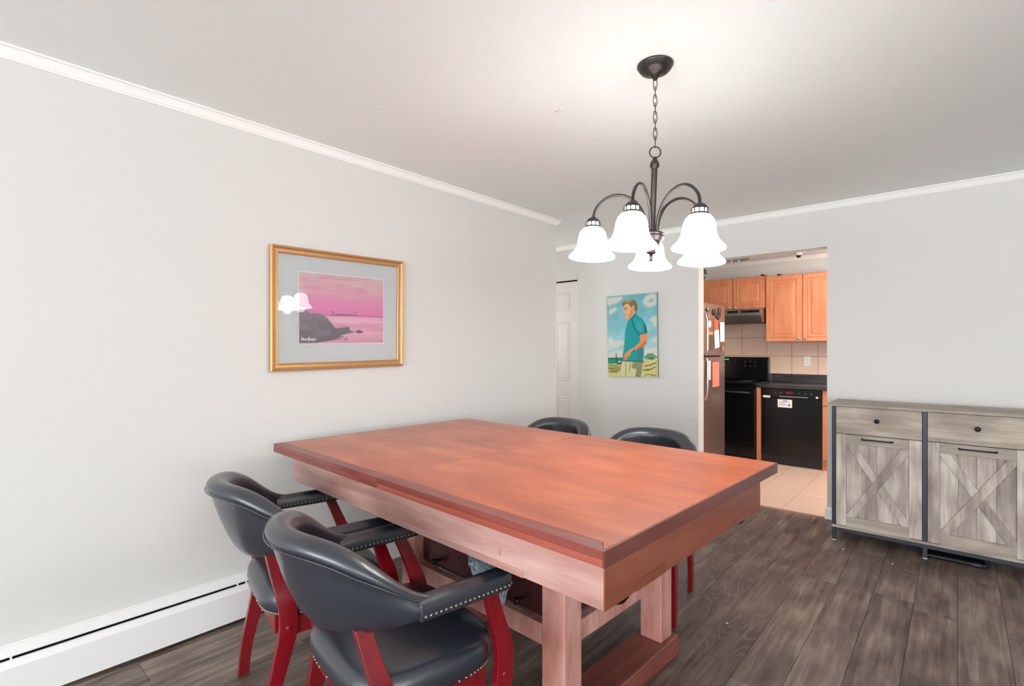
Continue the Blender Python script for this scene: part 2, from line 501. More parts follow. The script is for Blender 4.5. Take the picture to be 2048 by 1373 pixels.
while x < 2.4:
    off = (ri * 0.43 + 0.17 * ((ri * 7) % 3)) % PL
    y = PY0 - off
    while y < B:
        x0, x1 = max(x, HX), min(x + PW, 2.4)
        y0, y1 = max(y, PY0), min(y + PL, B - .004)
        if x0 < LX(2) + .001 and x1 > LX(2): x0c = x0
        if x1 <= LX(2) + .05: y0 = max(y0, YE)
        if x1 - x0 > .02 and y1 - y0 > .03:
            key = (round(x1 - x0, 3), round(y1 - y0, 3))
            if key not in cache: cache[key] = plank_mesh(x1 - x0, y1 - y0)
            o = bpy.data.objects.new('plank', cache[key]); o.location = (x0, y0, 0); o.parent = floor
            COL.objects.link(o); npl += 1
        y += PL
    x += PW; ri += 1

# kitchen floor tiles
bm = bmesh.new(); box(bm, -2.74, 0.87, B + .0, KB, -0.08, -0.006)
kfloor = struct('floor_kitchen', bm, M['grout'])
def tile_mesh(wd, dp, th, mat, e=0.003, g=0.002, name='tile', upright=False):
    bm = bmesh.new()
    a = [(g, g), (wd - g, g), (wd - g, dp - g), (g, dp - g)]
    t = [(g + e, g + e), (wd - g - e, g + e), (wd - g - e, dp - g - e), (g + e, dp - g - e)]
    def P(p, z): return (p[0], -z, p[1]) if upright else (p[0], p[1], z - th)
    lo = [bm.verts.new(P(p, 0)) for p in a]; md = [bm.verts.new(P(p, th - .0015)) for p in a]; tp = [bm.verts.new(P(p, th)) for p in t]
    for A, Bq in ((lo, md), (md, tp)):
        for i in range(4): bm.faces.new((A[i], A[(i + 1) % 4], Bq[(i + 1) % 4], Bq[i]))
    bm.faces.new(tp)
    bmesh.ops.recalc_face_normals(bm, faces=bm.faces)
    me = bpy.data.meshes.new(name); bm.to_mesh(me); bm.free(); me.materials.append(mat)
    return me
tc = {}
for ci in range(-5, 6):
    x0 = -1.09 + ci * .305
    yo = (B + .02, B + .02 - .07, B + .02 - .2)[ci % 3]
    y = yo
    while y < KB - .35:
        a0, a1 = max(x0, -2.62), min(x0 + .305, .75)
        b0, b1 = max(y, B + .012), min(y + .61, 6.9)
        if a1 - a0 > .04 and b1 - b0 > .04:
            key = (round(a1 - a0, 3), round(b1 - b0, 3))
            if key not in tc: tc[key] = tile_mesh(a1 - a0, b1 - b0, .006, M['tile_floor'])
            o = bpy.data.objects.new('tile', tc[key]); o.location = (a0, b0, 0); o.parent = kfloor; COL.objects.link(o)
        y += .61
bm = bmesh.new()
prism(bm, [(B - .012, 0.0), (B - .006, .006), (B + .012, .006), (B + .02, 0.0)], 'x', -1.762, -.761)
struct('trim_1', bm, M['thresh'])

# crown mouldings
crown = [(0.0, H - .0455), (.006, H - .0455), (.008, H - .040), (.012, H - .037), (.020, H - .022), (.028, H - .010), (.033, H - .008), (.038, H - .006), (.038, H), (0.0, H)]
for n, path in enumerate([[(LX(REAR), REAR), (LX(YE), YE), (HX, YE)], [(HX, B), (RIGHT, B)], [(-2.62, KB), (.75, KB)]]):
    bm = bmesh.new(); sweep(bm, crown, path); struct('trim_%d' % (n + 2), bm, M['trim'])
base = [(0, 0), (.014, 0), (.014, .075), (.010, .088), (.004, .094), (0, .094)]
for nm, path in {'baseboard_right': [(-.761, B + BT), (-.761, B), (RIGHT, B)], 'baseboard_back': [(-3.07, B), (-1.762, B), (-1.762, B + BT)]}.items():
    bm = bmesh.new(); sweep(bm, base, path); struct(nm, bm, M['trim'])

# closet door: two panelled leaves with a dark gap above
d1 = empty('door_1', (0, 0, 0)); d1['kind'] = 'structure'
def raised_leaf(x0, x1):
    lf = boxo('door_leaf', (x0 + .002, x1 - .002, B + .006, B + .036, .01, 2.045), M['door'], d1)
    for (z0, z1) in ((1.735, 1.935), (.965, 1.61), (.16, .785)):
        a, b2 = x0 + .10, x1 - .10
        bm = bmesh.new()
        rings = []
        for (i, yy) in ((0, B + .0055), (.006, B + .001), (.012, B + .006), (.034, B + .0015), (.036, B + .0015)):
            rings.append([bm.verts.new(p) for p in ((a + i, yy, z0 + i), (b2 - i, yy, z0 + i), (b2 - i, yy, z1 - i), (a + i, yy, z1 - i))])
        for A, Bq in zip(rings, rings[1:]):
            for i in range(4): bm.faces.new((A[i], A[(i + 1) % 4], Bq[(i + 1) % 4], Bq[i]))
        bm.faces.new(rings[-1])
        link('panel', bm, M['door'], lf)
raised_leaf(-3.442, -3.073); raised_leaf(-3.813, -3.444)
boxo('head_gap_shade', (-3.86, -3.072, B + .02, B + .06, 2.045, 2.064), M['black'], d1)  # black strip painting the shade in the gap above the leaves
boxo('head_casing', (-3.9, -3.073, B - .003, B + .01, 2.066, 2.135), M['wall'], d1)

# ------------------------------------------------------------------ baseboard heater
ht = empty('baseboard_heater', (-2.62, 1.0, 0), 0, 'long white enamelled baseboard heater with a dark top slot along the left wall', 'heater')
def hpart(name, pts, mat, y0=-1.2, y1=1.42):
    bm = bmesh.new()
    v0 = [bm.verts.new((LX(y0) + p[0] + 2.62, y0 - 1.0, p[1])) for p in pts]
    v1 = [bm.verts.new((LX(y1) + p[0] + 2.62, y1 - 1.0, p[1])) for p in pts]
    n = len(pts); bm.faces.new(v0); bm.faces.new(v1[::-1])
    for i in range(n): bm.faces.new((v0[i], v1[i], v1[(i + 1) % n], v0[(i + 1) % n]))
    return link(name, bm, mat, ht)
hpart('back_plate', [(0.001, .012), (.008, .012), (.008, .19), (.016, .197), (.001, .21)], M['heater'])
hpart('hood', [(.006, .193), (.050, .181), (.052, .186), (.014, .207), (.006, .207)], M['heater'])
hpart('slot_shadow', [(.009, .03), (.040, .03), (.040, .165), (.009, .165)], M['black'])
hpart('front_panel', [(.062, .014), (.066, .014), (.068, .146), (.052, .168), (.046, .170), (.049, .166), (.063, .144)], M['heater'])
hpart('end_cap', [(.001, .008), (.070, .008), (.071, .15), (.053, .19), (.012, .212), (.001, .212)], M['heater'], 1.42, 1.47)
for yy in (-.6, .18, .96, 1.0):
    hpart('damper_bracket', [(.042, .168), (.05, .170), (.05, .184), (.042, .184)], M['heater'], yy, yy + .006)

# ------------------------------------------------------------------ rasterised prints (vertex colours on a fine grid)
def inpoly(X, Y, poly):
    ins = np.zeros(X.shape, bool); n = len(poly); j = n - 1
    for i in range(n):
        xi, yi = poly[i]; xj, yj = poly[j]
        if yi != yj:
            c = ((yi > Y) != (yj > Y)) & (X < (xj - xi) * (Y - yi) / (yj - yi) + xi)
            ins ^= c
        j = i
    return ins
def vnoise(X, Y, sx, sy, seed, octv=4):
    rng = np.random.RandomState(seed); out = np.zeros(X.shape); amp = 1; tot = 0
    for o in range(octv):
        gx, gy = int(sx * 2 ** o) + 2, int(sy * 2 ** o) + 2
        g = rng.rand(gy + 1, gx + 1)
        fx = X * (gx - 1); fy = Y * (gy - 1)
        ix = np.clip(fx.astype(int), 0, gx - 1); iy = np.clip(fy.astype(int), 0, gy - 1)
        tx = fx - ix; ty = fy - iy; tx = tx * tx * (3 - 2 * tx); ty = ty * ty * (3 - 2 * ty)
        v = (g[iy, ix] * (1 - tx) + g[iy, ix + 1] * tx) * (1 - ty) + (g[iy + 1, ix] * (1 - tx) + g[iy + 1, ix + 1] * tx) * ty
        out += v * amp; tot += amp; amp *= .5
    return out / tot
class Raster:
    def __init__(s, nx, ny):
        s.nx, s.ny = nx, ny
        u = (np.arange(nx)) / (nx - 1); v = (np.arange(ny)) / (ny - 1)
        s.X, s.Y = np.meshgrid(u, v); s.C = np.zeros((ny, nx, 3))
    def cov(s, poly, soft=0):
        dx, dy = 1 / s.nx, 1 / s.ny; a = np.zeros(s.X.shape)
        offs = [(-.33, -.33), (.33, -.33), (-.33, .33), (.33, .33)]
        if soft: offs = [(soft * math.cos(t) * k, soft * math.sin(t) * k) for k in (.4, .8, 1.2) for t in np.arange(0, 6.28, .7)]
        for ox, oy in offs: a += inpoly(s.X + ox * dx, s.Y + oy * dy, poly)
        return a / len(offs)
    def fill(s, poly, col, soft=0, alpha=1.0):
        a = (s.cov(poly, soft) * alpha)[..., None]
        s.C = s.C * (1 - a) + np.array(col, float) * a
    def stroke(s, pts, wd, col, alpha=1.0, asp=1.0):
        d = np.full(s.X.shape, 9.0)
        for (x0, y0), (x1, y1) in zip(pts, pts[1:]):
            vx, vy = (x1 - x0), (y1 - y0) * asp; L2 = vx * vx + vy * vy + 1e-12
            t = np.clip(((s.X - x0) * vx + (s.Y - y0) * asp * vy) / L2, 0, 1)
            d = np.minimum(d, np.hypot(s.X - x0 - t * vx, (s.Y - y0) * asp - t * vy))
        a = (np.clip((wd - d) / (wd * .5), 0, 1) * alpha)[..., None]
        s.C = s.C * (1 - a) + np.array(col, float) * a
    def build(s, name, corners, mat, parent):
        """corners BL, BR, TR, TL as Vectors in parent space"""
        BL, BR, TR, TL = [np.array(c, float) for c in corners]
        X, Y = s.X[..., None], s.Y[..., None]
        P = (BL * (1 - X) + BR * X) * (1 - Y) + (TL * (1 - X) + TR * X) * Y
        idx = np.arange(s.nx * s.ny).reshape(s.ny, s.nx)
        F = np.stack([idx[:-1, :-1], idx[:-1, 1:], idx[1:, 1:], idx[1:, :-1]], -1).reshape(-1, 4)
        me = bpy.data.meshes.new(name)
        me.from_pydata(P.reshape(-1, 3).tolist(), [], F.tolist())
        at = me.color_attributes.new('print', 'FLOAT_COLOR', 'POINT')
        c = np.clip(s.C / 255.0, 0, 1); c = np.where(c <= .04045, c / 12.92, ((c + .055) / 1.055) ** 2.4)
        c4 = np.concatenate([c, np.ones(c.shape[:2] + (1,))], -1).reshape(-1).astype(np.float32)
        at.data.foreach_set('color', c4)
        me.materials.append(mat)
        o = bpy.data.objects.new(name, me); COL.objects.link(o); o.parent = parent
        return o

# pink seascape print
R1 = Raster(300, 220)
X, Y = R1.X, R1.Y
def lerpc(stops, t):
    t = np.clip(t, 0, 1); out = np.zeros(t.shape + (3,))
    xs = [s[0] for s in stops]
    for k in range(3): out[..., k] = np.interp(t, xs, [s[1][k] for s in stops])
    return out
R1.C = lerpc([(.40, (246, 118, 184)), (.5, (248, 126, 190)), (.62, (246, 140, 190)), (.75, (240, 160, 186)), (.88, (238, 178, 190)), (1, (236, 198, 206))], Y)
n1 = vnoise(X, Y, 5, 14, 3, 5)
cl = np.clip((n1 - .52) * 5, 0, 1) * np.clip((Y - .62) * 8, 0, 1)
R1.C = R1.C * (1 - cl[..., None] * .75) + np.array((244, 196, 196)) * cl[..., None] * .75
n2 = vnoise(X, Y, 3, 18, 11, 4)
dk = np.clip((n2 - .55) * 6, 0, 1) * np.clip((Y - .7) * 8, 0, 1)
R1.C = R1.C * (1 - dk[..., None] * .5) + np.array((224, 122, 148)) * dk[..., None] * .5
seaC = lerpc([(0, (232, 150, 180)), (.12, (244, 176, 200)), (.25, (236, 150, 182)), (.33, (248, 186, 210)), (.41, (240, 150, 190))], Y)
seaC += ((vnoise(X, Y, 3, 26, 5, 4) - .5) * 44)[..., None]
a = R1.cov([(0, 0), (1, 0), (1, .406), (.63, .407), (.378, .402), (0, .39)])[..., None]
R1.C = R1.C * (1 - a) + seaC * a
dpk = (120, 62, 100)
R1.fill([(.283, .402), (.378, .42), (.477, .434), (.593, .431), (.711, .415), (.848, .409), (.999, .414), (.999, .403), (.848, .401), (.631, .407), (.378, .402)], (142, 82, 126))
R1.fill([(.361, .421), (.364, .455), (.360, .462), (.366, .475), (.374, .475), (.379, .462), (.375, .455), (.378, .42)], (142, 72, 118))
R1.fill([(.636, .43), (.639, .455), (.636, .46), (.641, .474), (.647, .474), (.651, .46), (.648, .455), (.65, .43)], (150, 84, 130))
rock = [(-.01, .476), (.063, .47), (.108, .437), (.131, .421), (.211, .43), (.27, .407), (.317, .349), (.367, .274), (.397, .218), (.452, .228), (.504, .232), (.542, .249), (.567, .23), (.57, .191), (.612, .179), (.624, .158), (.553, .144), (.49, .122), (.456, .107), (.452, .078), (.378, .041), (.211, .011), (.143, -.01), (-.01, -.01)]
small = [[(.631, .161), (.665, .191), (.692, .198), (.724, .177), (.738, .155), (.684, .149)], [(.452, .099), (.504, .095), (.49, .08), (.46, .083)], [(.49, .064), (.542, .055), (.544, .042), (.496, .049)], [(.51, .087), (.542, .089), (.538, .076), (.513, .077)], [(.422, .058), (.466, .062), (.471, .052), (.428, .048)]]
rc = lerpc([(0, (98, 88, 96)), (.15, (112, 102, 114)), (.45, (124, 112, 120))], Y) + ((vnoise(X, Y, 12, 12, 8, 5) - .5) * 46)[..., None]
for p in [rock] + small:
    a = R1.cov(p)[..., None]; R1.C = R1.C * (1 - a) + (rc if p is rock else np.array((96, 60, 84))) * a
R1.fill([(.39, .04), (.45, .09), (.45, .20), (.39, .21), (.33, .30), (.30, .28), (.36, .12)], (96, 88, 92), soft=4, alpha=.5)
W8 = (248, 244, 248)
def hand(seq, x, y, s, wd):
    for st in seq: R1.stroke([(x + px * s, y + py * s * 1.35) for px, py in st], wd, W8, asp=.72)
# small white signature in the lower left corner, as illegible as in the photograph
hand([[(0, .1), (.35, 1.0), (.1, .1)], [(.2, .95), (.7, .9), (.45, .55), (.8, .35), (.4, .05), (.0, .1)], [(.8, .5), (.9, .05), (1.0, .45), (1.2, .5)], [(1.25, .3), (1.5, .5), (1.4, .05), (1.6, .45), (1.65, .1)],
      [(1.75, .1), (1.85, .5), (1.95, .1), (2.1, .5), (2.2, .1), (2.4, .15)], [(3.4, .9), (2.95, 1.0), (2.7, .5), (2.85, .0), (3.2, .2), (3.2, .5), (3.0, .45)], [(3.2, .4), (2.9, -.55)],
      [(3.35, .3), (3.6, .4), (3.5, .05), (3.75, .2)], [(3.8, .4), (3.95, .05), (4.1, .4), (4.2, .1)], [(4.3, .1), (4.45, .45), (4.6, .05)], [(4.9, .4), (4.7, .3), (4.8, .05), (5.0, .4), (4.85, -.4)],
      [(5.05, .1), (5.15, .45), (5.2, .1), (5.35, .3), (5.5, .1)], [(5.5, .1), (5.6, .4), (5.7, .1), (5.85, .4), (5.95, .1)]], .022, .045, .0262, .0052)

# framed print on the left wall
FX = -2.651
fr = empty('framed_print', (FX, 1.53, 1.53), 0, 'gold-framed pink seascape print with pale mat hanging on the left wall', 'picture')
O = [(-.403, -.332), (.416, -.322), (.419, .336), (-.404, .322)]    # outer corners BL BR TR TL in (y, z)
def inset(c, t):
    (a, b, c2, d) = c
    return [(a[0] + t, a[1] + t), (b[0] - t, b[1] + t), (c2[0] - t, c2[1] - t), (d[0] + t, d[1] - t)]
steps = [(0, .004), (0, .022), (.004, .027), (.010, .028), (.016, .022), (.022, .020), (.030, .019), (.033, .0225), (.037, .0225), (.0405, .016), (.0405, .010)]
names = ['bottom', 'right', 'top', 'left']
for i in range(4):
    bm = bmesh.new(); prev = None; r0 = []
    for t, dd in steps:
        c = inset(O, t); p, q = c[i], c[(i + 1) % 4]
        cur = (bm.verts.new((dd, p[0], p[1])), bm.verts.new((dd, q[0], q[1])))
        if prev: bm.faces.new((prev[0], prev[1], cur[1], cur[0]))
        prev = cur
    link('frame_rail', bm, M['gold'], fr, recalc=False)
I = inset(O, .040)
def quad(name, c, xx, mat, parent):
    bm = bmesh.new(); v = [bm.verts.new((xx, p[0], p[1])) for p in c]; bm.faces.new(v)
    return link(name, bm, mat, parent, recalc=False)
matb = quad('mat_board', I, .011, M['mat'], fr)
pc = [(1.280 - 1.53, 1.344 - 1.53), (1.806 - 1.53, 1.353 - 1.53), (1.806 - 1.53, 1.735 - 1.53), (1.280 - 1.53, 1.726 - 1.53)]
quad('mat_bevel', inset(pc, -.006), .0125, M['bevelwhite'], fr)
R1.C = 255 * (np.clip(R1.C, 0, 255) / 255) ** .62
R1.build('print_sheet', [(.0135, p[0], p[1]) for p in pc], M['print'], fr)
quad('glass_pane', I, .0165, M['glass'], fr)

# ------------------------------------------------------------------ canvas on the back wall
R2 = Raster(170, 250)
X, Y = R2.X, R2.Y
R2.C = lerpc([(0, (150, 196, 196)), (.3, (160, 206, 208)), (.6, (126, 190, 200)), (1, (104, 168, 178))], Y) + ((vnoise(X, Y, 6, 9, 2, 4) - .5) * 30)[..., None]
cw = (214, 208, 196)
for p in ([(.007, .985), (.341, .991), (.318, .948), (.227, .911), (.12, .898), (.056, .873), (.004, .903)], [(.04, .829), (.118, .854), (.218, .856), (.209, .821), (.116, .789), (.046, .765)],
          [(.724, .897), (.781, .963), (.851, .986), (.981, .989), (.988, .858), (.875, .829), (.778, .85)], [(.852, .682), (.916, .723), (.997, .724), (.996, .608), (.926, .593), (.927, .645), (.859, .661)],
          [(.012, .474), (.069, .509), (.137, .444), (.335, .45), (.341, .395), (.134, .353), (.016, .323)], [(.01, .291), (.224, .325), (.339, .319), (.312, .231), (.008, .232)],
          [(.735, .319), (.866, .344), (.99, .359), (.995, .239), (.734, .241)], [(.883, .456), (.992, .488), (.993, .403), (.91, .412)]):
    R2.fill(p, cw, soft=3.5, alpha=.9)
R2.fill([(.83, .91), (.93, .94), (.93, .90), (.87, .88)], (108, 170, 176), soft=3, alpha=.8)
R2.fill([(0, .235), (.32, .232), (.32, .15), (0, .15)], (38, 140, 108))
R2.fill([(0, .235), (.32, .232), (.32, .21), (0, .21)], (30, 112, 96))
R2.fill([(0, .156), (.299, .162), (.341, .145), (.692, .145), (.727, .198), (.779, .215), (.863, .227), (1, .231), (1, 0), (0, 0)], (204, 194, 128))
sn = vnoise(X, Y, 5, 22, 21, 4)
a = (R2.cov([(0, .15), (.3, .16), (.7, .15), (.73, .2), (1, .23), (1, 0), (0, 0)]) * np.clip((sn - .56) * 8, 0, 1) * .7)[..., None]
R2.C = R2.C * (1 - a) + np.array((120, 116, 62)) * a
R2.fill([(.733, .224), (.765, .255), (.823, .28), (.907, .284), (.947, .257), (.99, .244), (.993, .227), (.863, .221)], (84, 150, 100))
R2.fill([(.779, .215), (.863, .232), (.96, .222), (.905, .206)], (66, 104, 62))
for pts in ([(.72, .08), (.82, .085), (.9, .1), (.95, .12)], [(.75, .13), (.85, .14), (.97, .17)], [(.02, .06), (.1, .055), (.2, .06)], [(.05, .1), (.13, .105)]):
    R2.stroke(pts, .012, (98, 92, 40), asp=1.5)
R2.fill([(.186, .172), (.3, .185), (.293, .152), (.196, .15)], (62, 60, 56))
R2.fill([(.22, .185), (.28, .19), (.275, .172), (.225, .17)], (216, 210, 196))
R2.fill([(.166, .172), (.171, .29), (.179, .299), (.187, .28), (.19, .172)], (40, 70, 50))
# the standing figure: a plain man in a teal polo shirt
R2.fill([(.3, .188), (.714, .182), (.707, .119), (.682, -.01), (.261, -.01), (.271, .101)], (206, 200, 148))
R2.fill([(.519, .181), (.714, .18), (.707, .119), (.674, -.01), (.559, -.01), (.591, .092), (.489, .11)], (136, 134, 92))
R2.stroke([(.37, .17), (.38, .08), (.36, .0)], .012, (150, 142, 90), asp=1.5)
R2.stroke([(.47, .16), (.44, .07)], .012, (140, 134, 84), asp=1.5)
R2.fill([(.582, .782), (.615, .768), (.609, .748), (.705, .709), (.743, .678), (.788, .606), (.807, .531), (.66, .504), (.677, .443), (.736, .364), (.74, .267), (.714, .182), (.318, .19), (.304, .199), (.313, .27), (.339, .342), (.357, .431), (.369, .547), (.414, .644), (.447, .696)], (24, 150, 150))
R2.fill([(.60, .20), (.714, .19), (.735, .36), (.68, .40), (.62, .35)], (60, 116, 124), soft=2, alpha=.8)
R2.fill([(.60, .66), (.70, .66), (.74, .56), (.62, .55)], (58, 168, 162), soft=4, alpha=.7)
R2.fill([(.74, .66), (.788, .606), (.807, .535), (.77, .53)], (20, 84, 96), soft=1.5)
R2.stroke([(.52, .70), (.53, .63), (.58, .57), (.66, .50)], .012, (16, 84, 96), asp=1.5)
R2.stroke([(.66, .505), (.805, .53)], .012, (16, 92, 104), asp=1.5)
R2.stroke([(.32, .193), (.714, .185)], .012, (16, 84, 88), asp=1.5)
R2.fill([(.433, .712), (.46, .697), (.50, .70), (.57, .76), (.582, .79), (.54, .80), (.46, .76)], (222, 150, 100))
R2.fill([(.57, .767), (.607, .762), (.562, .727), (.489, .695), (.46, .697), (.505, .721)], (14, 108, 116))
R2.fill([(.337, .861), (.362, .878), (.406, .891), (.443, .896), (.472, .873), (.508, .838), (.516, .854), (.543, .865), (.572, .851), (.572, .824), (.557, .805), (.582, .789), (.57, .762), (.46, .697), (.433, .712), (.379, .72), (.363, .741), (.375, .756), (.361, .772), (.37, .783), (.336, .801), (.353, .824)], (232, 168, 122))
R2.fill([(.50, .84), (.55, .80), (.55, .76), (.46, .70), (.43, .715), (.47, .78)], (206, 126, 82), soft=3, alpha=.7)
R2.stroke([(.36, .838), (.41, .846)], .009, (120, 78, 52), asp=1.5)
R2.stroke([(.375, .826), (.405, .827)], .008, (80, 60, 50), asp=1.5)
R2.stroke([(.365, .757), (.41, .762)], .008, (190, 96, 72), asp=1.5)
R2.stroke([(.53, .85), (.55, .83), (.535, .81)], .008, (190, 116, 76), asp=1.5)
R2.fill([(.32, .891), (.339, .919), (.393, .937), (.481, .944), (.553, .935), (.603, .906), (.626, .862), (.619, .813), (.608, .785), (.582, .789), (.564, .825), (.572, .851), (.551, .865), (.523, .862), (.508, .835), (.493, .854), (.465, .877), (.443, .896), (.406, .891), (.362, .878), (.337, .856), (.323, .871)], (126, 100, 62))
R2.fill([(.35, .915), (.45, .94), (.54, .93), (.50, .915), (.42, .91)], (196, 168, 108), soft=2, alpha=.8)
R2.fill([(.60, .89), (.62, .85), (.605, .79), (.585, .80), (.58, .86)], (96, 82, 56), soft=2, alpha=.8)
R2.fill([(.66, .504), (.81, .525), (.814, .458), (.804, .398), (.755, .372), (.552, .318), (.494, .309), (.463, .269), (.418, .226), (.388, .208), (.335, .195), (.341, .252), (.36, .288), (.495, .341), (.583, .374), (.648, .408), (.683, .442)], (230, 140, 84))
R2.fill([(.755, .372), (.552, .318), (.60, .345), (.72, .40), (.78, .45), (.80, .40)], (182, 96, 54), soft=1.5, alpha=.7)
for pts in ([(.375, .21), (.40, .245)], [(.41, .225), (.43, .26)], [(.345, .205), (.37, .26)]):
    R2.stroke(pts, .006, (176, 96, 60), asp=1.5)
R2.fill([(.495, .341), (.53, .346), (.559, .318), (.525, .302)], (92, 72, 54))
R2.fill([(.498, .338), (.52, .342), (.534, .325), (.512, .32)], (226, 222, 212))
R2.stroke([(.76, .012), (.79, .03), (.84, .033), (.88, .022), (.92, .03)], .008, (92, 84, 40), asp=1.5)
R2.stroke([(.89, .015), (.91, .013)], .009, (92, 84, 40), asp=1.5)
R2.stroke([(.95, .018), (.965, .018)], .012, (84, 76, 40), asp=1.5)
cv = empty('canvas_painting', (-2.42, B, 1.44), 0, 'unframed canvas of a man in a teal polo shirt, on the back wall', 'painting')
CC = [(-2.678 + 2.42, 1.035 - 1.44), (-2.141 + 2.42, 1.047 - 1.44), (-2.151 + 2.42, 1.854 - 1.44), (-2.696 + 2.42, 1.849 - 1.44)]
bm = bmesh.new()
f_ = [bm.verts.new((p[0], -.0255, p[1])) for p in CC]; b_ = [bm.verts.new((p[0], -.001, p[1])) for p in CC]
bm.faces.new(f_); bm.faces.new(b_[::-1])
for i in range(4): bm.faces.new((f_[i], b_[i], b_[(i + 1) % 4], f_[(i + 1) % 4]))
link('stretcher', bm, M['canvas_side'], cv)
R2.C = 255 * (np.clip(R2.C, 0, 255) / 255) ** .90
R2.build('painted_face', [(p[0], -.026, p[1]) for p in CC], M['paint'], cv)

# ------------------------------------------------------------------ table
TN = (-.601, .999); TA = -0.0440
tb = empty('games_dining_table', (TN[0], TN[1], 0), TA + PI, 'large orange-brown wooden dining table with deep apron, square legs and a seam across its top', 'table')
# local frame: rotated half a turn, so local +x runs to the far left end; use v = -local y for depth
def T(name, u0, u1, v0, v1, z0, z1, mat, parent=tb, bevel=0.0015):
    bm = bmesh.new(); box(bm, u0, u1, -v1, -v0, z0, z1)
    return link(name, bm, mat, parent, bevel=bevel)
TW, TL_, SU = 1.245, 1.893, .962
for (u0, u1) in ((0, SU - .0006), (SU + .0006, TL_)):
    first = u0 == 0
    # field board
    T('top_board', (u0 + .006) if first else u0, u1 if first else u1 - .006, .046, TW - .004, .834, .855, M['ttop'])
    # border strip along the near long edge, mitred at the near corner
    bm = bmesh.new()
    if first: pts = [(u0, 0), (u1, 0), (u1, -.0455), (u0 + .034, -.0455)]
    else: pts = [(u0, 0), (u1, 0), (u1, -.0455), (u0, -.0455)]
    prism(bm, pts, 'z', .834, .855)
    link('edge_strip', bm, M['tedge'], tb, bevel=.0015)
    if first:
        bm = bmesh.new(); prism(bm, [(.006, -.008), (.006, -.0462), (.0335, -.0462)], 'z', .834, .855)
        link('corner_piece', bm, M['ttop'], tb)
    T('edge_core', u0 + (.0058 if first else 0), u1 - .0, .0015, .02, .8145, .8335, M['tlow'] if first else M['tedge'])
T('end_strip', 0, .0055, .0, TW, .8145, .855, M['tedge_y'])
T('end_strip', TL_ - .0055, TL_, .0, TW, .8145, .855, M['tedge_y'])
T('far_strip', .006, TL_ - .006, TW - .0035, TW, .8145, .855, M['tedge'])
T('under_board', .006, TL_ - .006, .02, TW - .004, .8145, .8335, M['tedge'])
# body below the top
T('long_apron', .004, 1.67, .003, .028, .716, .8143, M['tapron'])
T('long_apron', .004, 1.67, 1.015, 1.040, .716, .8143, M['tapron'])
T('end_apron', 0.0, .004, .003, 1.040, .716, .8143, M['tapron_y'])
T('end_apron_core', .0042, .028, .0285, 1.0145, .717, .814, M['tapron_y'])
T('end_apron', 1.645, 1.67, .0285, 1.0145, .717, .814, M['tapron_y'])
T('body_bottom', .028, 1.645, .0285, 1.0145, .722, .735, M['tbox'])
T('long_batten', .25, .98, -.0005, .0028, .716, .7335, M['tapron'], bevel=.0008)
for va, vb in ((.14, .29), (.80, .93)):
    T('end_batten', -.0022, -.0002, va, vb, .716, .740, M['tapron_y'], bevel=.0006)
for u in (.335, .71):
    T('wood_plug', u, u + .006, .0005, .0029, .752, .772, M['tleg'], bevel=0)
for v in (.115, .905):
    bm = bmesh.new(); lathe(bm, [(.036, .7155), (.036, .704), (.026, .690), (0, .686)], .045, -v, 20)
    link('pocket_cup', bm, M['black'], tb, smooth=True)
# two trestles with square legs
for (ua, ub) in ((.373, .470), (1.20, 1.297)):
    T('leg', ua, ub, .333, .428, .082, .7165, M['tleg'], bevel=.004)
    T('leg', ua, ub, .985, 1.080, .082, .7165, M['tleg'], bevel=.004)
    T('foot_beam', ua - .022, ub + .03, .235, 1.105, .0, .0815, M['tbeam'], bevel=.004)
    T('end_rail', ua + .03, ua + .062, .429, .984, .300, .372, M['tleg'], bevel=.002)
for v in (.350, 1.03):
    T('long_rail', .471, 1.199, v, v + .032, .300, .372, M['tleg'], bevel=.002)
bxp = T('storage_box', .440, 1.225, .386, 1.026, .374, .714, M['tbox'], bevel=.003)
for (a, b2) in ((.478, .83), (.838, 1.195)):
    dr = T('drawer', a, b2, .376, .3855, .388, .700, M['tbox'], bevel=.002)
    bm = bmesh.new(); u = a + .12 if a < .6 else b2 - .12
    tube(bm, [(u, -.376, .415), (u, -.352, .415)], .006, 10); sphere(bm, (u, -.345, .415), .014, 14, 9)
    link('knob', bm, M['blackmetal'], dr, smooth=True)

# crumpled grey bag hanging by the storage box
bm = bmesh.new()
random.seed(3)
path = [(-1.29, 1.25, .60), (-1.265, 1.25, .575), (-1.235, 1.25, .55), (-1.195, 1.25, .515), (-1.165, 1.25, .487), (-1.15, 1.25, .455)]
tube(bm, path, [.012, .030, .036, .045, .040, .010], 18)
bmesh.ops.subdivide_edges(bm, edges=bm.edges[:], cuts=2, use_grid_fill=True)
for v in bm.verts:
    v.co += Vector((random.uniform(-1, 1), random.uniform(-1, 1), random.uniform(-1, 1))) * .0045
bag = link('plastic_bag', bm, M['bag'], smooth=False)
tag(bag, 'crumpled grey plastic bag hanging under the table near the storage box', 'bag')

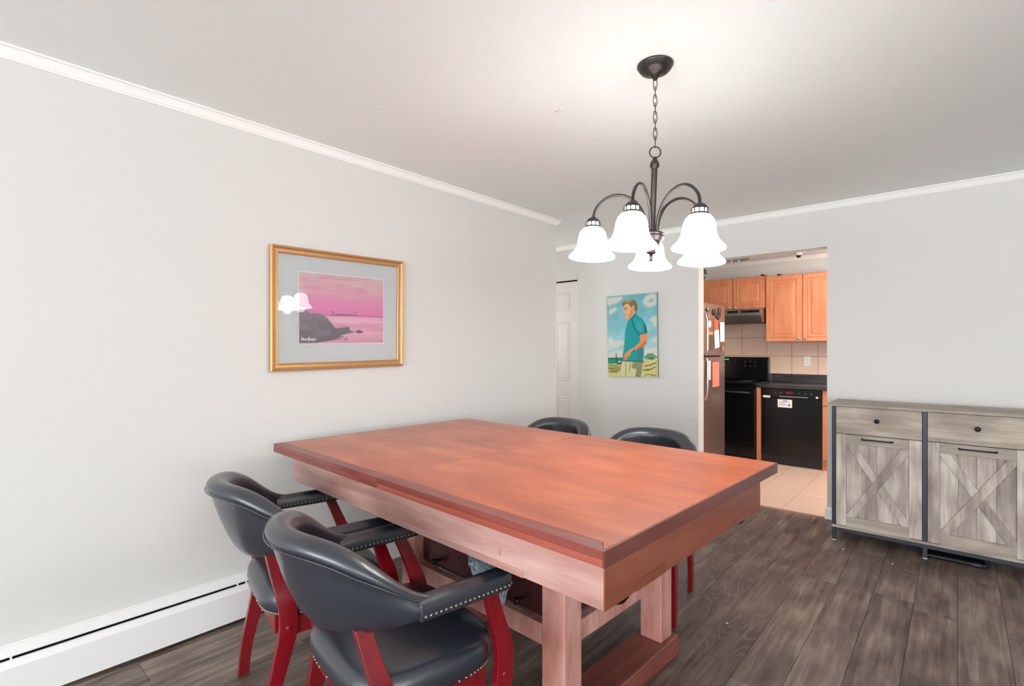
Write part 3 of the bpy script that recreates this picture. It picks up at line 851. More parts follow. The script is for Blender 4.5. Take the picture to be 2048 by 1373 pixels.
# ------------------------------------------------------------------ captain chairs
def make_chair(label):
    t = empty('captain_chair', (0, 0, 0), 0, label, 'chair', 'padded captain chairs around the table')
    # barrel back with rolled top, seat faces local +y
    bm = bmesh.new(); n = 44; rings = []
    A0, A1 = math.radians(-89), math.radians(89)
    for i in range(n + 1):
        s = i / n; a = A0 + (A1 - A0) * s
        e = abs(a) / math.radians(89)                 # 0 rear centre, 1 ends
        w1 = 0.5 + 0.5 * math.cos(PI * min(1, e) ** 2.0)  # height weight
        zt = .685 + (.852 - .685) * w1
        zb = .636 + (.578 - .636) * (0.5 + 0.5 * math.cos(PI * min(1, e) ** 1.9))
        roll = .018 + .029 * min(1, w1 * 1.4)          # half thickness of the roll
        axo, ayo = .270, .300                          # centreline of the roll in plan
        axb, ayb = .250 - .030 * w1, .215              # bottom of the shell in plan
        cx, cy = math.sin(a) * axo, -math.cos(a) * ayo
        bx, by = math.sin(a) * (axb + (axo - axb) * (1 - w1)), -math.cos(a) * ayb
        nx, ny = math.sin(a), -math.cos(a)
        if e > .8:
            pass
        zc = zt - roll
        pts = []
        th = .020
        # outside, bottom to seam
        for k in range(5):
            q = k / 4
            rx, ry = bx + (cx - bx) * q, by + (cy - by) * q
            zz = zb + (zc - .05 * roll - zb) * q
            bulge = .010 * math.sin(PI * q)
            pts.append((rx + nx * (th + bulge), ry + ny * (th + bulge), zz))
        # seam groove
        sx, sy, sz = cx + nx * (roll * .76), cy + ny * (roll * .76), zc + .18 * roll
        pts.append((sx, sy, sz))
        for k in range(1, 9):
            an = math.radians(20 + 174 * k / 8)
            pts.append((cx + nx * roll * math.cos(an), cy + ny * roll * math.cos(an), zc + roll * math.sin(an)))
        for k in range(4):
            q = (3 - k) / 4
            rx, ry = bx + (cx - bx) * q, by + (cy - by) * q
            zz = zb + (zc - .6 * roll - zb) * q
            pts.append((rx - nx * (th + .006 * q), ry - ny * (th + .006 * q), zz))
        rings.append([bm.verts.new(p) for p in pts])
    m = len(rings[0])
    for i in range(n):
        for k in range(m):
            bm.faces.new((rings[i][k], rings[i][(k + 1) % m], rings[i + 1][(k + 1) % m], rings[i + 1][k]))
    bm.faces.new(rings[0]); bm.faces.new(rings[-1][::-1])
    seam = [Vector(r[5].co) for r in rings]
    back = link('back_pad', bm, M['leather'], t, smooth=True)
    md = back.modifiers.new('sub', 'SUBSURF'); md.levels = 1; md.render_levels = 1
    bm = bmesh.new(); tube(bm, [p + Vector((p.x, p.y, 0)).normalized() * .001 for p in seam], .0022, 6)
    link('piping', bm, M['leather'], back, smooth=True)
    # arms
    for sx in (-1, 1):
        bm = bmesh.new(); x = sx * .266
        prof = [(-.031, -.028), (.031, -.028), (.033, -.002), (.027, .016), (.012, .025), (-.012, .025), (-.027, .016), (-.033, -.002)]
        rr = []
        for yy, sc, dz in ((-.055, .96, 0), (.08, 1, 0), (.20, 1, 0), (.232, .97, 0), (.240, .8, 0)):
            rr.append([bm.verts.new((x + p[0] * sc, yy, .660 + dz + p[1] * sc)) for p in prof])
        for A, Bq in zip(rr, rr[1:]):
            for k in range(8): bm.faces.new((A[k], A[(k + 1) % 8], Bq[(k + 1) % 8], Bq[k]))
        bm.faces.new(rr[0]); bm.faces.new(rr[-1][::-1])
        arm = link('arm_pad', bm, M['leather'], t, bevel=.003)
        bm = bmesh.new()
        for side in (-1, 1):
            for k in range(19):
                sphere(bm, (x + side * .0325, -.042 + k * .0149, .645), .0052, 8, 5, (.6, 1, 1))
        for k in range(4): sphere(bm, (x - .024 + k * .016, .2395, .645), .0052, 8, 5, (1, .6, 1))
        nl = link('nailheads', bm, M['nail'], arm, smooth=True); nl['kind'] = 'stuff'
    # seat cushion
    bm = bmesh.new(); rings = []
    def sup(a, ex): return math.copysign(abs(math.cos(a)) ** ex, math.cos(a)), math.copysign(abs(math.sin(a)) ** ex, math.sin(a))
    lay = [(.90, .398), (.955, .402), (.985, .415), (1.0, .435), (.99, .458), (.95, .476), (.86, .488), (.70, .495), (.45, .499), (.2, .500)]
    for s, z in lay:
        r = []
        for k in range(48):
            c, sn = sup(2 * PI * k / 48, .5)
            wx = .258 - .02 * max(0, -sn)
            r.append(bm.verts.new((c * wx * s, .035 + sn * .225 * s, z)))
        rings.append(r)
    for A, Bq in zip(rings, rings[1:]):
        for k in range(48): bm.faces.new((A[k], A[(k + 1) % 48], Bq[(k + 1) % 48], Bq[k]))
    bm.faces.new(rings[0][::-1]); bm.faces.new(rings[-1])
    seat = link('seat', bm, M['leather'], t, smooth=True)
    bm = bmesh.new()
    for k in range(96):
        a = 2 * PI * k / 96; c, sn = sup(a, .5); wx = .258 - .02 * max(0, -sn)
        sphere(bm, (c * wx * .962, .035 + sn * .225 * .962, .4055), .0048, 8, 5)
    nl = link('nailheads', bm, M['nail'], seat, smooth=True); nl['kind'] = 'stuff'
    # rails under the seat
    for (x0, x1, y0, y1) in ((-.19, .19, .196, .218), (-.19, .19, -.150, -.128)):
        boxo('seat_rail', (x0, x1, y0, y1, .335, .398), M['redwood'], t, bevel=.002)
    for sx in (-1, 1):
        xa = sx * .222
        boxo('seat_rail', (min(xa - .011, xa + .011), max(xa - .011, xa + .011), -.10, .19, .335, .398), M['redwood'], t, bevel=.002)
    # curved legs: boards in side profile
    def leg(xc, pts, wds, top_x=None):
        bm = bmesh.new(); t_ = .0125; rr = []
        tn = len(pts)
        for i, (y, z) in enumerate(pts):
            y0, y1 = y - wds[i] / 2, y + wds[i] / 2
            x = xc if top_x is None else xc + (top_x[i])
            rr.append([bm.verts.new(p) for p in ((x - t_, y0, z), (x + t_, y0, z), (x + t_, y1, z), (x - t_, y1, z))])
        for A, Bq in zip(rr, rr[1:]):
            for k in range(4): bm.faces.new((A[k], A[(k + 1) % 4], Bq[(k + 1) % 4], Bq[k]))
        bm.faces.new(rr[0][::-1]); bm.faces.new(rr[-1])
        return link('leg', bm, M['redwood'], t, bevel=.0025)
    def cr(P, n=5):
        out = []
        P2 = [P[0]] + P + [P[-1]]
        for i in range(1, len(P2) - 2):
            for k in range(n):
                q = k / n; p0, p1, p2, p3 = P2[i - 1], P2[i], P2[i + 1], P2[i + 2]
                out.append(tuple(.5 * (2 * b + (c - a) * q + (2 * a - 5 * b + 4 * c - d) * q * q + (-a + 3 * b - 3 * c + d) * q ** 3) for a, b, c, d in zip(p0, p1, p2, p3)))
        out.append(P[-1]); return out
    for sx in (-1, 1):
        F = cr([(.225, 0, .040, 0), (.215, .12, .042, .0), (.222, .25, .052, 0), (.246, .37, .060, 0), (.240, .46, .056, 0.004), (.208, .55, .046, .012), (.175, .634, .042, .028)])
        lg = leg(sx * .245, [(p[0], p[1]) for p in F], [p[2] for p in F], [sx * p[3] for p in F])
        Rr = cr([(-.185, 0, .040, -.005), (-.170, .12, .042, 0), (-.140, .25, .052, .004), (-.115, .37, .060, .006), (-.125, .46, .054, .0), (-.142, .53, .048, -.022), (-.158, .61, .044, -.05)])
        lr = leg(sx * .225, [(p[0], p[1]) for p in Rr], [p[2] for p in Rr], [sx * p[3] for p in Rr])
        for (lo, yy, xo) in ((lg, .244, .245), (lr, -.117, .231)):
            bm = bmesh.new(); xx = sx * (xo + .0125)
            sphere(bm, (xx, yy, .367), .010, 14, 8, (.35, 1, 1))
            link('bolt_cap', bm, M['redwood'], lo, smooth=True)
    return t
ch1 = make_chair('black leather captain chair at the near side of the table, closest to the camera')
ch1.location = (-1.282, .895, 0); ch1.rotation_euler = (0, 0, math.radians(-9))
dup(ch1, (-1.915, .955, 0), math.radians(-12), 'black leather captain chair at the near side of the table, beside the left wall')
dup(ch1, (-1.285, 2.50, 0), math.radians(188), 'black leather captain chair at the far side of the table, toward the kitchen opening')
dup(ch1, (-1.975, 2.51, 0), math.radians(180), 'black leather captain chair at the far side of the table near the closet door')

# ------------------------------------------------------------------ chandelier
AX, AY = -.9005, 1.882
FW = Vector((-math.sin(TH), math.cos(TH), 0)); RT = Vector((math.cos(TH), math.sin(TH), 0))
cl_ = empty('chandelier', (AX, AY, H), 0, 'dark bronze five-arm chandelier with lit frosted bell shades on a chain over the table', 'chandelier')
z0 = lambda z: z - H
bm = bmesh.new()
lathe(bm, [(.0, z0(2.4395)), (.068, z0(2.4395)), (.070, z0(2.434)), (.066, z0(2.430)), (.064, z0(2.424)), (.055, z0(2.413)), (.036, z0(2.403)), (.018, z0(2.398)), (.016, z0(2.392)), (.010, z0(2.389)), (.009, z0(2.380)), (0, z0(2.378))], n=40)
link('canopy', bm, M['bronze'], cl_, smooth=True)
# chain links
zt, zb = 2.380, 2.118
nl = 8; pitch = (zt - zb) / nl
for k in range(nl):
    bm = bmesh.new(); zc = z0(zt - pitch * (k + .5)); hh = pitch * .5 + .0065; ww = .0085
    pts = []
    for i in range(20):
        a = 2 * PI * i / 20
        x = ww * math.cos(a); z = hh * math.sin(a)
        z = max(-hh, min(hh, z * 1.12)) if abs(z) > hh * .5 else z
        d = RT if k % 2 == 0 else FW
        dd = (d * .95 + (FW if k % 2 == 0 else RT) * .3).normalized()
        pts.append(dd * x + Vector((0, 0, zc + z)))
    tube(bm, pts, .0017, 6, closed=True)
    link('chain_link', bm, M['bronze'], cl_, smooth=True)
# the body leans a little to the left as seen from the camera
pivot = Vector((0, 0, z0(2.10)))
TILT = Matrix.Translation(pivot) @ Matrix.Rotation(math.radians(2.2), 4, FW) @ Matrix.Translation(-pivot)
def T2(pts): return [TILT @ Vector(p) for p in pts]
bm = bmesh.new()
tube(bm, T2([RT * (.022 * math.cos(a)) + Vector((0, 0, z0(2.093) + .022 * math.sin(a))) for a in np.linspace(0, 2 * PI, 28, endpoint=False)]), .0028, 8, closed=True)
link('hanging_ring', bm, M['bronze'], cl_, smooth=True)
bm = bmesh.new()
lathe(bm, [(0, z0(2.074)), (.008, z0(2.073)), (.009, z0(2.064)), (.014, z0(2.058)), (.0185, z0(2.045)), (.018, z0(2.035)), (.014, z0(2.030)), (.0115, z0(2.028)), (.0115, z0(1.79)), (.0115, z0(1.768))], n=20, M=TILT)
link('stem', bm, M['bronze'], cl_, smooth=True)
bm = bmesh.new()
lathe(bm, [(0, z0(1.776)), (.040, z0(1.775)), (.047, z0(1.770)), (.047, z0(1.765)), (.044, z0(1.762)), (.049, z0(1.758)), (.049, z0(1.752)), (.045, z0(1.749)), (.046, z0(1.745)), (.040, z0(1.736)), (.028, z0(1.718)), (.018, z0(1.706)), (.016, z0(1.700)), (.020, z0(1.696)), (.018, z0(1.692)), (.008, z0(1.688)), (.006, z0(1.672)), (.008, z0(1.668)), (.006, z0(1.662)), (0, z0(1.660))], n=32, M=TILT)
link('hub', bm, M['bronze'], cl_, smooth=True)
RA = .232
shade_prof = [(.028, .0), (.038, -.005), (.0495, -.018), (.0555, -.036), (.0585, -.056), (.0625, -.076), (.070, -.092), (.080, -.104), (.089, -.112), (.093, -.119), (.092, -.124), (.087, -.126),
              (.078, -.118), (.068, -.104), (.058, -.088), (.054, -.06), (.048, -.03), (.030, -.008)]
for ph in (-33, 29, 106, 166, -101):
    a = math.radians(ph); d = RT * math.sin(a) - FW * math.cos(a)
    bm = bmesh.new()
    zs = 1.822
    key = [(.024, 1.772), (.026, 1.80), (.034, 1.835), (.055, 1.875), (.090, 1.905), (.130, 1.918), (.170, 1.912), (.203, 1.890), (.224, 1.862), (.231, 1.835), (RA, 1.824)]
    P = []
    kk = [key[0]] + key + [key[-1]]
    for i in range(1, len(kk) - 2):
        for q in (0, .25, .5, .75):
            p0, p1, p2, p3 = kk[i - 1], kk[i], kk[i + 1], kk[i + 2]
            P.append(tuple(.5 * (2 * b + (c - a_) * q + (2 * a_ - 5 * b + 4 * c - d_) * q * q + (-a_ + 3 * b - 3 * c + d_) * q ** 3) for a_, b, c, d_ in zip(p0, p1, p2, p3)))
    P.append(key[-1])
    tube(bm, T2([d * r + Vector((0, 0, z0(z + .008))) for r, z in P]), .0058, 10)
    arm = link('arm', bm, M['bronze'], cl_, smooth=True)
    MM = TILT @ Matrix.Translation(d * RA + Vector((0, 0, .008)))
    bm = bmesh.new()
    lathe(bm, [(.007, z0(1.832)), (.010, z0(1.829)), (.019, z0(1.824)), (.026, z0(1.815)), (.0285, z0(1.810)), (.029, z0(1.808)), (.027, z0(1.808))], n=28, M=MM)
    lathe(bm, [(.028, z0(1.794)), (.030, z0(1.794)), (.033, z0(1.790)), (.033, z0(1.786)), (.028, z0(1.785))], n=28, M=MM)
    for k in range(10):
        aa = 2 * PI * k / 10
        p = Vector((.028 * math.cos(aa), .028 * math.sin(aa), 0))
        tube(bm, [MM @ (p + Vector((0, 0, z0(1.810)))), MM @ (p + Vector((0, 0, z0(1.792))))], .0022, 6)
    hd = link('shade_holder', bm, M['bronze'], arm, smooth=True)
    bm = bmesh.new(); lathe(bm, [(.0255, z0(1.811)), (.0255, z0(1.792))], n=24, M=MM)
    link('lit_band', bm, M['glow'], arm, smooth=True)
    bm = bmesh.new(); lathe(bm, [(r, z0(1.789 + z)) for r, z in shade_prof], n=40, M=MM)
    link('bell_shade', bm, M['shade'], arm, smooth=True)
    wl = MM @ Vector((0, 0, z0(1.665))) + Vector((AX, AY, H))
    point('chandelier_bulb', wl, 0.7, (1.0, 0.97, 0.93), .04)

# ------------------------------------------------------------------ sideboard
sb = empty('farmhouse_sideboard', (-.655, 4.09, 0), 0, 'weathered grey sideboard with crossed-board doors, drawers and dark metal frame by the kitchen opening', 'sideboard')
def SB(name, x0, x1, y0, y1, z0_, z1, mat, parent=sb, bevel=.001):
    bm = bmesh.new(); box(bm, x0, x1, y0, y1, z0_, z1)
    return link(name, bm, mat, parent, bevel=bevel)
UW = .487
SB('top', -.022, 1.02, -.022, .392, .923, .940, M['grey_h'], bevel=.0015)
for i in range(3):
    for yy in (-.0, .35):
        x = i * UW
        lg = SB('leg', x - .0, x + .024, yy, yy + .02, .004, .9225, M['steelblk'])
        bm = bmesh.new(); lathe(bm, [(0, 0), (.013, 0), (.014, .003), (.012, .0045), (0, .0045)], x + .012, yy + .01, 16)
        link('foot_pad', bm, M['whiteplastic'], lg)
for yy in (0, .35): SB('frame_rail', .0245, .974 - .0005, yy + .001, yy + .019, .066, .091, M['steelblk'])
SB('bottom_board', .0, .998, -.004, .36, .0915, .107, M['grey_h'])
SB('back_panel', .0, .998, .362, .370, .108, .9225, M['grey_v'])
SB('side_panel', .002, .012, .022, .348, .108, .9225, M['grey_v'])
SB('side_panel', .986, .996, .022, .348, .108, .9225, M['grey_v'])
SB('inner_panel', .025, .973, .024, .030, .108, .9225, M['black'])
for i in range(2):
    xa, xb = i * UW + .026, (i + 1) * UW - .002
    dw = SB('drawer', xa, xb, -.002, .022, .7385, .9195, M['grey_h'], bevel=.0012)
    xm = (xa + xb) / 2; bm = bmesh.new()
    tube(bm, [(xm, -.002, .838), (xm, -.016, .838)], .006, 12); sphere(bm, (xm, -.021, .838), .0145, 18, 10, (1, .6, 1))
    link('knob', bm, M['blackmetal'], dw, smooth=True)
    dr = empty('door', (0, 0, 0)); dr.parent = sb
    a, b2, zb_, zt_ = xa, xb, .1105, .7345
    st = .058
    SB('stile', a, a + st, -.002, .02, zb_, zt_, M['grey_v'], dr)
    SB('stile', b2 - st - .006, b2, -.002, .02, zb_, zt_, M['grey_v'], dr)
    SB('top_rail', a + st + .0006, b2 - st - .0066, -.003, .02, zt_ - .062, zt_, M['grey_h'], dr)
    SB('bottom_rail', a + st + .0006, b2 - st - .0066, -.003, .02, zb_ - .004, zb_ + .066, M['grey_h'], dr)
    ia, ib, iz0, iz1 = a + st + .0006, b2 - st - .0066, zb_ + .0665, zt_ - .0625
    nb = 4; bw = (ib - ia) / nb
    for k in range(nb):
        SB('board', ia + k * bw + .0004, ia + (k + 1) * bw - .0004, .008, .016, iz0, iz1, M['grey_v'], dr, bevel=.0008)
    # crossed boards, clipped to the inner rectangle
    def cross(p, q, wd, y0_, y1_, part):
        px, pz = p; qx, qz = q; dx, dz = qx - px, qz - pz; L_ = math.hypot(dx, dz); nx, nz = -dz / L_ * wd / 2, dx / L_ * wd / 2
        poly = [(px - dx + nx, pz - dz + nz), (qx + dx + nx, qz + dz + nz), (qx + dx - nx, qz + dz - nz), (px - dx - nx, pz - dz - nz)]
        def clip(poly, ax, val, keepgt):
            out = []
            for i in range(len(poly)):
                c, n_ = poly[i], poly[(i + 1) % len(poly)]
                ci = (c[ax] >= val) if keepgt else (c[ax] <= val); ni = (n_[ax] >= val) if keepgt else (n_[ax] <= val)
                if ci: out.append(c)
                if ci != ni:
                    t = (val - c[ax]) / (n_[ax] - c[ax]); out.append((c[0] + (n_[0] - c[0]) * t, c[1] + (n_[1] - c[1]) * t))
            return out
        poly = clip(poly, 0, ia, True); poly = clip(poly, 0, ib, False); poly = clip(poly, 1, iz0, True); poly = clip(poly, 1, iz1, False)
        return poly
    A_ = cross((ia + .02, iz0), (ib - .01, iz1), .046, 0, 0, 0)
    bm = bmesh.new(); prism(bm, A_, 'y', -.003, .0078); link('cross_board', bm, M['grey_v'], dr, bevel=.0012)
    # the other diagonal in two halves, stopping against the first
    full = cross((ia + .02, iz1), (ib - .01, iz0), .046, 0, 0, 0)
    ax_, az_ = ia + .02, iz0; bx_, bz_ = ib - .01, iz1
    ll = math.hypot(bx_ - ax_, bz_ - az_); nxx, nzz = -(bz_ - az_) / ll, (bx_ - ax_) / ll
    for sgn in (1, -1):
        out = []
        fn = lambda p: sgn * ((p[0] - ax_) * nxx + (p[1] - az_) * nzz) - .0235
        for i2 in range(len(full)):
            c, n_ = full[i2], full[(i2 + 1) % len(full)]; fc, fn_ = fn(c), fn(n_)
            if fc >= 0: out.append(c)
            if (fc >= 0) != (fn_ >= 0):
                t = fc / (fc - fn_); out.append((c[0] + (n_[0] - c[0]) * t, c[1] + (n_[1] - c[1]) * t))
        if len(out) > 2:
            bm = bmesh.new(); prism(bm, out, 'y', -.003, .0078); link('cross_board', bm, M['grey_v'], dr, bevel=.0012)
    bm = bmesh.new(); hx = xm - .0; hz = zt_ - .003 - .0
    hz = .731
    hz = zt_ - .024
    tube(bm, [(hx - .082, -.003, hz), (hx - .080, -.020, hz), (hx - .072, -.024, hz), (hx, -.026, hz), (hx + .072, -.024, hz), (hx + .080, -.020, hz), (hx + .082, -.003, hz)], [.0065, .0055, .0045, .0042, .0045, .0055, .0065], 10)
    link('pull', bm, M['blackmetal'], dr, smooth=True)
# black tray pushed under the sideboard
tr = empty('black_tray', (-.03, 4.2, 0), 0, 'flat black plastic tray lying on the floor under the sideboard', 'tray')
bm = bmesh.new(); box(bm, -.125, .16, -.075, .2, .0, .028); link('tray_body', bm, M['appl2'], tr, bevel=.012, seg=4)
boxo('lip', (-.125, .10, -.082, -.077, .018, .024), M['steelblk'], tr, bevel=.002)
bm = bmesh.new(); sphere(bm, (.11, -.072, .016), .03, 18, 10, (1.3, .5, .5)); link('latch', bm, M['steelblk'], tr, smooth=True)

# ------------------------------------------------------------------ kitchen
# back wall tiles
sp = tag(boxo('tile_backing', (-2.62, .75, KB - .006, KB - .0005, .92, 1.82), M['grout']), 'tan square wall tiles of the kitchen backsplash between counter and cabinets', 'backsplash')
sp.name = 'backsplash'
tw = {}
for j, zz in enumerate((.925, 1.235 - .008, 1.46, 1.69)):
    zh = [1.2265, 1.4585, 1.689, 1.815][j]
    k = 0; x = -2.62
    xs = [-2.62, -2.41, -2.11, -1.81, -1.53, -1.25, -.965, -.68, -.395, -.11, .175, .46, .75]
    if j >= 2: xs = [v - .0 for v in xs]
    for a, b2 in zip(xs, xs[1:]):
        key = (round(b2 - a, 3), round(zh - zz, 3))
        if key not in tw: tw[key] = tile_mesh(b2 - a, zh - zz, .007, M['tile_wall'], g=.0018, e=.002, upright=True)
        o = bpy.data.objects.new('tile', tw[key]); o.location = (a, KB - .006, zz); o.parent = sp; COL.objects.link(o)
# upper cabinets
def cabinet(label, x0, x1, z0_, z1, doors, name='wall_cabinet', yf=6.62, knobs=True, yb=6.925):
    c = empty(name, ((x0 + x1) / 2, yf, z0_), 0, label, 'cabinet')
    ox, oz = (x0 + x1) / 2, z0_
    bm = bmesh.new(); box(bm, x0 - ox, x1 - ox, .019, yb - yf, 0, z1 - z0_); link('carcass', bm, M['maple'], c, bevel=.001)
    for (a, b2, za, zb_, kx, kz) in doors:
        d = boxo('door', (a - ox, b2 - ox, 0, .0185, za - oz, zb_ - oz), M['maple'], c, bevel=.003)
        bm = bmesh.new(); rings = []
        for (i, yy) in ((.046, -.0002), (.050, -.006), (.057, -.005), (.061, .006), (.066, .006), (.088, -.004), (.089, -.004)):
            rings.append([bm.verts.new(p) for p in ((a - ox + i, yy, za - oz + i), (b2 - ox - i, yy, za - oz + i), (b2 - ox - i, yy, zb_ - oz - i), (a - ox + i, yy, zb_ - oz - i))])
        for A, Bq in zip(rings, rings[1:]):
            for i in range(4): bm.faces.new((A[i], A[(i + 1) % 4], Bq[(i + 1) % 4], Bq[i]))
        bm.faces.new(rings[-1])
        link('raised_panel', bm, M['maple'], d)
        if kx is not None:
            bm = bmesh.new(); tube(bm, [(kx - ox, 0, kz - oz), (kx - ox, -.012, kz - oz)], .005, 10); sphere(bm, (kx - ox, -.017, kz - oz), .0135, 14, 8, (1, .7, 1))
            link('knob', bm, M['chrome'], d, smooth=True)
    return c
cabinet('short maple wall cabinet with two small doors above the range hood', -2.515, -1.742, 1.808, 2.205,
        [(-2.510, -2.135, 1.813, 2.195, -2.165, 1.832), (-2.125, -1.748, 1.813, 2.195, -2.095, 1.832)])
cabinet('tall maple wall cabinet with two raised-panel doors beside the range hood', -1.740, -.955, 1.400, 2.190,
        [(-1.735, -1.352, 1.406, 2.180, -1.385, 1.440), (-1.342, -.960, 1.406, 2.180, -1.310, 1.440)], yf=6.60)
# dark rods lying on top of the tall cabinet
for k, (x, lab) in enumerate(((-1.80, 'small dark handle tip lying on top of the cabinets near the hood'), (-1.62, 'small dark handle tip on top of the tall cabinet'))):
    bm = bmesh.new(); tube(bm, [(x, 6.66, 2.217 if k == 0 else 2.203), (x + .02, 6.70, 2.217 if k == 0 else 2.203), (x + .03, 6.85, 2.213 if k == 0 else 2.198)], [.012, .010, .007], 10)
    tag(link('utensil_handle', bm, M['blackmetal'], smooth=True), lab, 'utensil')
# range hood
hd = empty('range_hood', (-2.128, 6.45, 1.64), 0, 'stainless range hood under the short wall cabinet above the stove', 'range hood')
bm = bmesh.new(); prism(bm, [(0, .085), (.0, .160), (.47, .160), (.47, .0), (.03, .0), (.0, .075)], 'x', -.38, .38)
link('hood_body', bm, M['steel'], hd, bevel=.002)
for k in range(3): boxo('vent_slot', (-.17 + k * .16, -.04 + k * .16, -.003, .001, .112, .142), M['appl'], hd)
boxo('switch_strip', (.27, .36, -.003, .001, .112, .142), M['appl'], hd)
boxo('filter_panel', (-.37, .37, .04, .44, -.006, -.0005), M['appl2'], hd)
# stove
sv = empty('electric_stove', (-2.137, 6.3, 0), 0, 'black electric stove with a raised control panel beside the refrigerator', 'stove')
bm = bmesh.new(); box(bm, -.378, .372, .0, .60, .05, .895); link('body', bm, M['appl'], sv, bevel=.004)
boxo('cooktop', (-.380, .374, -.012, .60, .8955, .918), M['appl'], sv, bevel=.005)
od = boxo('oven_door', (-.37, .364, -.022, -.0005, .20, .845), M['appl'], sv, bevel=.006)
bm = bmesh.new(); tube(bm, [(-.32, -.023, .80), (-.31, -.055, .805), (0, -.062, .808), (.31, -.055, .805), (.32, -.023, .80)], .011, 10); link('oven_handle', bm, M['appl2'], od, smooth=True)
boxo('bottom_drawer', (-.37, .364, -.018, -.0005, .055, .19), M['appl'], sv, bevel=.004)
bm = bmesh.new(); prism(bm, [(.52, .919), (.515, 1.19), (.53, 1.212), (.60, 1.212), (.60, .919)], 'x', -.378, .372)
bg = link('control_panel', bm, M['appl'], sv, bevel=.008)
boxo('clock_digits', (-.17, -.10, .5135, .5145, 1.175, 1.187), M['green'], bg)
for (x, z) in ((-.15, 1.11), (.10, 1.15), (.16, 1.16), (.22, 1.15), (.10, 1.10), (.16, 1.10), (.22, 1.10), (-.02, 1.16)):
    bm = bmesh.new(); tube(bm, [(x, .518, z), (x, .500, z)], .014, 14); link('control_knob', bm, M['steel'] if x == -.15 else M['appl2'], bg, smooth=False)
for (x, y) in ((-.19, .14), (.19, .14), (-.19, .38), (.19, .38)):
    bm = bmesh.new()
    for r in (.03, .055, .08): tube(bm, [(x + r * math.cos(t), y + r * math.sin(t), .924) for t in np.linspace(0, 2 * PI, 24, endpoint=False)], .005, 6, closed=True)
    link('burner_coil', bm, M['appl2'], sv, smooth=True)
# filler strip, dishwasher, base cabinet, counter
fl = tag(boxo('filler_strip', (-1.757, -1.715, 6.295, 6.9, 0, .868), M['maple'], bevel=.001), 'narrow maple filler strip between the stove and the dishwasher', 'panel')
dwm = empty('dishwasher', (-1.41, 6.32, 0), 0, 'black built-in dishwasher with a white sticker under the counter', 'dishwasher')
boxo('body', (-.300, .300, .03, .58, .09, .866), M['appl2'], dwm)
dd = boxo('door', (-.303, .303, .0, .0295, .105, .765), M['appl'], dwm, bevel=.004)
boxo('control_strip', (-.303, .303, -.006, .0295, .768, .864), M['appl'], dwm, bevel=.005)
boxo('toe_kick', (-.303, .303, .02, .0295, .005, .102), M['appl2'], dwm)
boxo('handle_strip', (-.115, .175, -.014, -.0065, .774, .784), M['chrome'], dwm, bevel=.002)
for k in range(7): boxo('button', (-.16 + k * .06, -.145 + k * .06, -.0085, -.0065, .815, .823), M['greyink'], dwm)
boxo('latch_clip', (.252, .272, -.012, -.0065, .775, .795), M['whiteplastic'], dwm)
st_ = empty('dishwasher_sticker', (-1.41, 6.318, .7), 0, 'white sticker with blue and grey printing on the dishwasher door', 'sticker')
boxo('sheet', (-.128, .018, -.002, 0, -.045, .045), M['white'], st_)
bm = bmesh.new(); prism(bm, [(-.09, .030), (-.055, .038), (-.02, .030), (-.035, .029), (-.045, .022), (-.052, .029)], 'y', -.0026, -.002); link('blue_mark', bm, M['blueink'], st_)
for (a, b2, z) in ((-.108, -.092, .017), (-.086, -.050, .017), (-.046, -.012, .017), (-.115, -.055, .004)):
    boxo('printed_line', (a, b2, -.0026, -.002, z - .0025, z + .0025), M['greyink'] if z < .01 else M['blueink'], st_)
for k, x in enumerate((-.108, -.086, -.064, -.042)):
    bm = bmesh.new(); lathe(bm, [(0, 0), (.006, 0), (.006, .0006), (0, .0006)], 0, 0, 10, M=Matrix.Translation((x, -.002, -.016)) @ Matrix.Rotation(PI / 2, 4, 'X')); link('printed_symbol', bm, M['greyink'], st_)
bm = bmesh.new(); lathe(bm, [(0, 0), (.0095, 0), (.0095, .0006), (0, .0006)], 0, 0, 14, M=Matrix.Translation((-.012, -.002, -.015)) @ Matrix.Rotation(PI / 2, 4, 'X')); link('black_dot', bm, M['black'], st_)
tag(boxo('dishwasher_magnet', (-1.692, -1.615, 6.306, 6.3195, .758, .782), M['whiteplastic'], bevel=.004), 'small white oblong magnet at the left of the dishwasher controls', 'magnet')
bw_ = empty('red_bow', (-1.42, 6.306, .825), 0, 'small shiny red bow stuck on the dishwasher controls', 'bow')
bm = bmesh.new()
for a in range(6):
    t = a * PI / 3; tube(bm, [(0, 0, 0), (.025 * math.cos(t), -.012, .012 * math.sin(t)), (.045 * math.cos(t), -.004, .018 * math.sin(t)), (.02 * math.cos(t), 0, .004 * math.sin(t))], .005, 6)
link('loops', bm, M['red'], bw_, smooth=True)
bc = cabinet('maple base cabinet with a drawer right of the dishwasher', -1.104, -.50, .10, .868, [(-1.098, -.506, .115, .690, None, 0), (-1.098, -.506, .702, .862, None, 0)], name='base_cabinet', yf=6.315, yb=6.9)
boxo('toe_board', (-.302, .302, .03, .045, -.10, -.002), M['maple'], bc)
ct = empty('countertop', (-1.0, 6.6, .87), 0, 'dark slate laminate countertop with low splash lip over the dishwasher', 'countertop')
boxo('slab', (-.762, .9, -.315, .32, .001, .038), M['counter'], ct, bevel=.004)
boxo('splash_lip', (-.762, .9, .305, .325, .0385, .140), M['counter'], ct, bevel=.003)
ol = empty('wall_outlet', (-1.362, KB - .013, 1.168), 0, 'white electrical outlet on the tan kitchen wall tiles', 'outlet')
boxo('cover_plate', (-.036, .036, -.006, -.0003, -.058, .058), M['whiteplastic'], ol, bevel=.003)
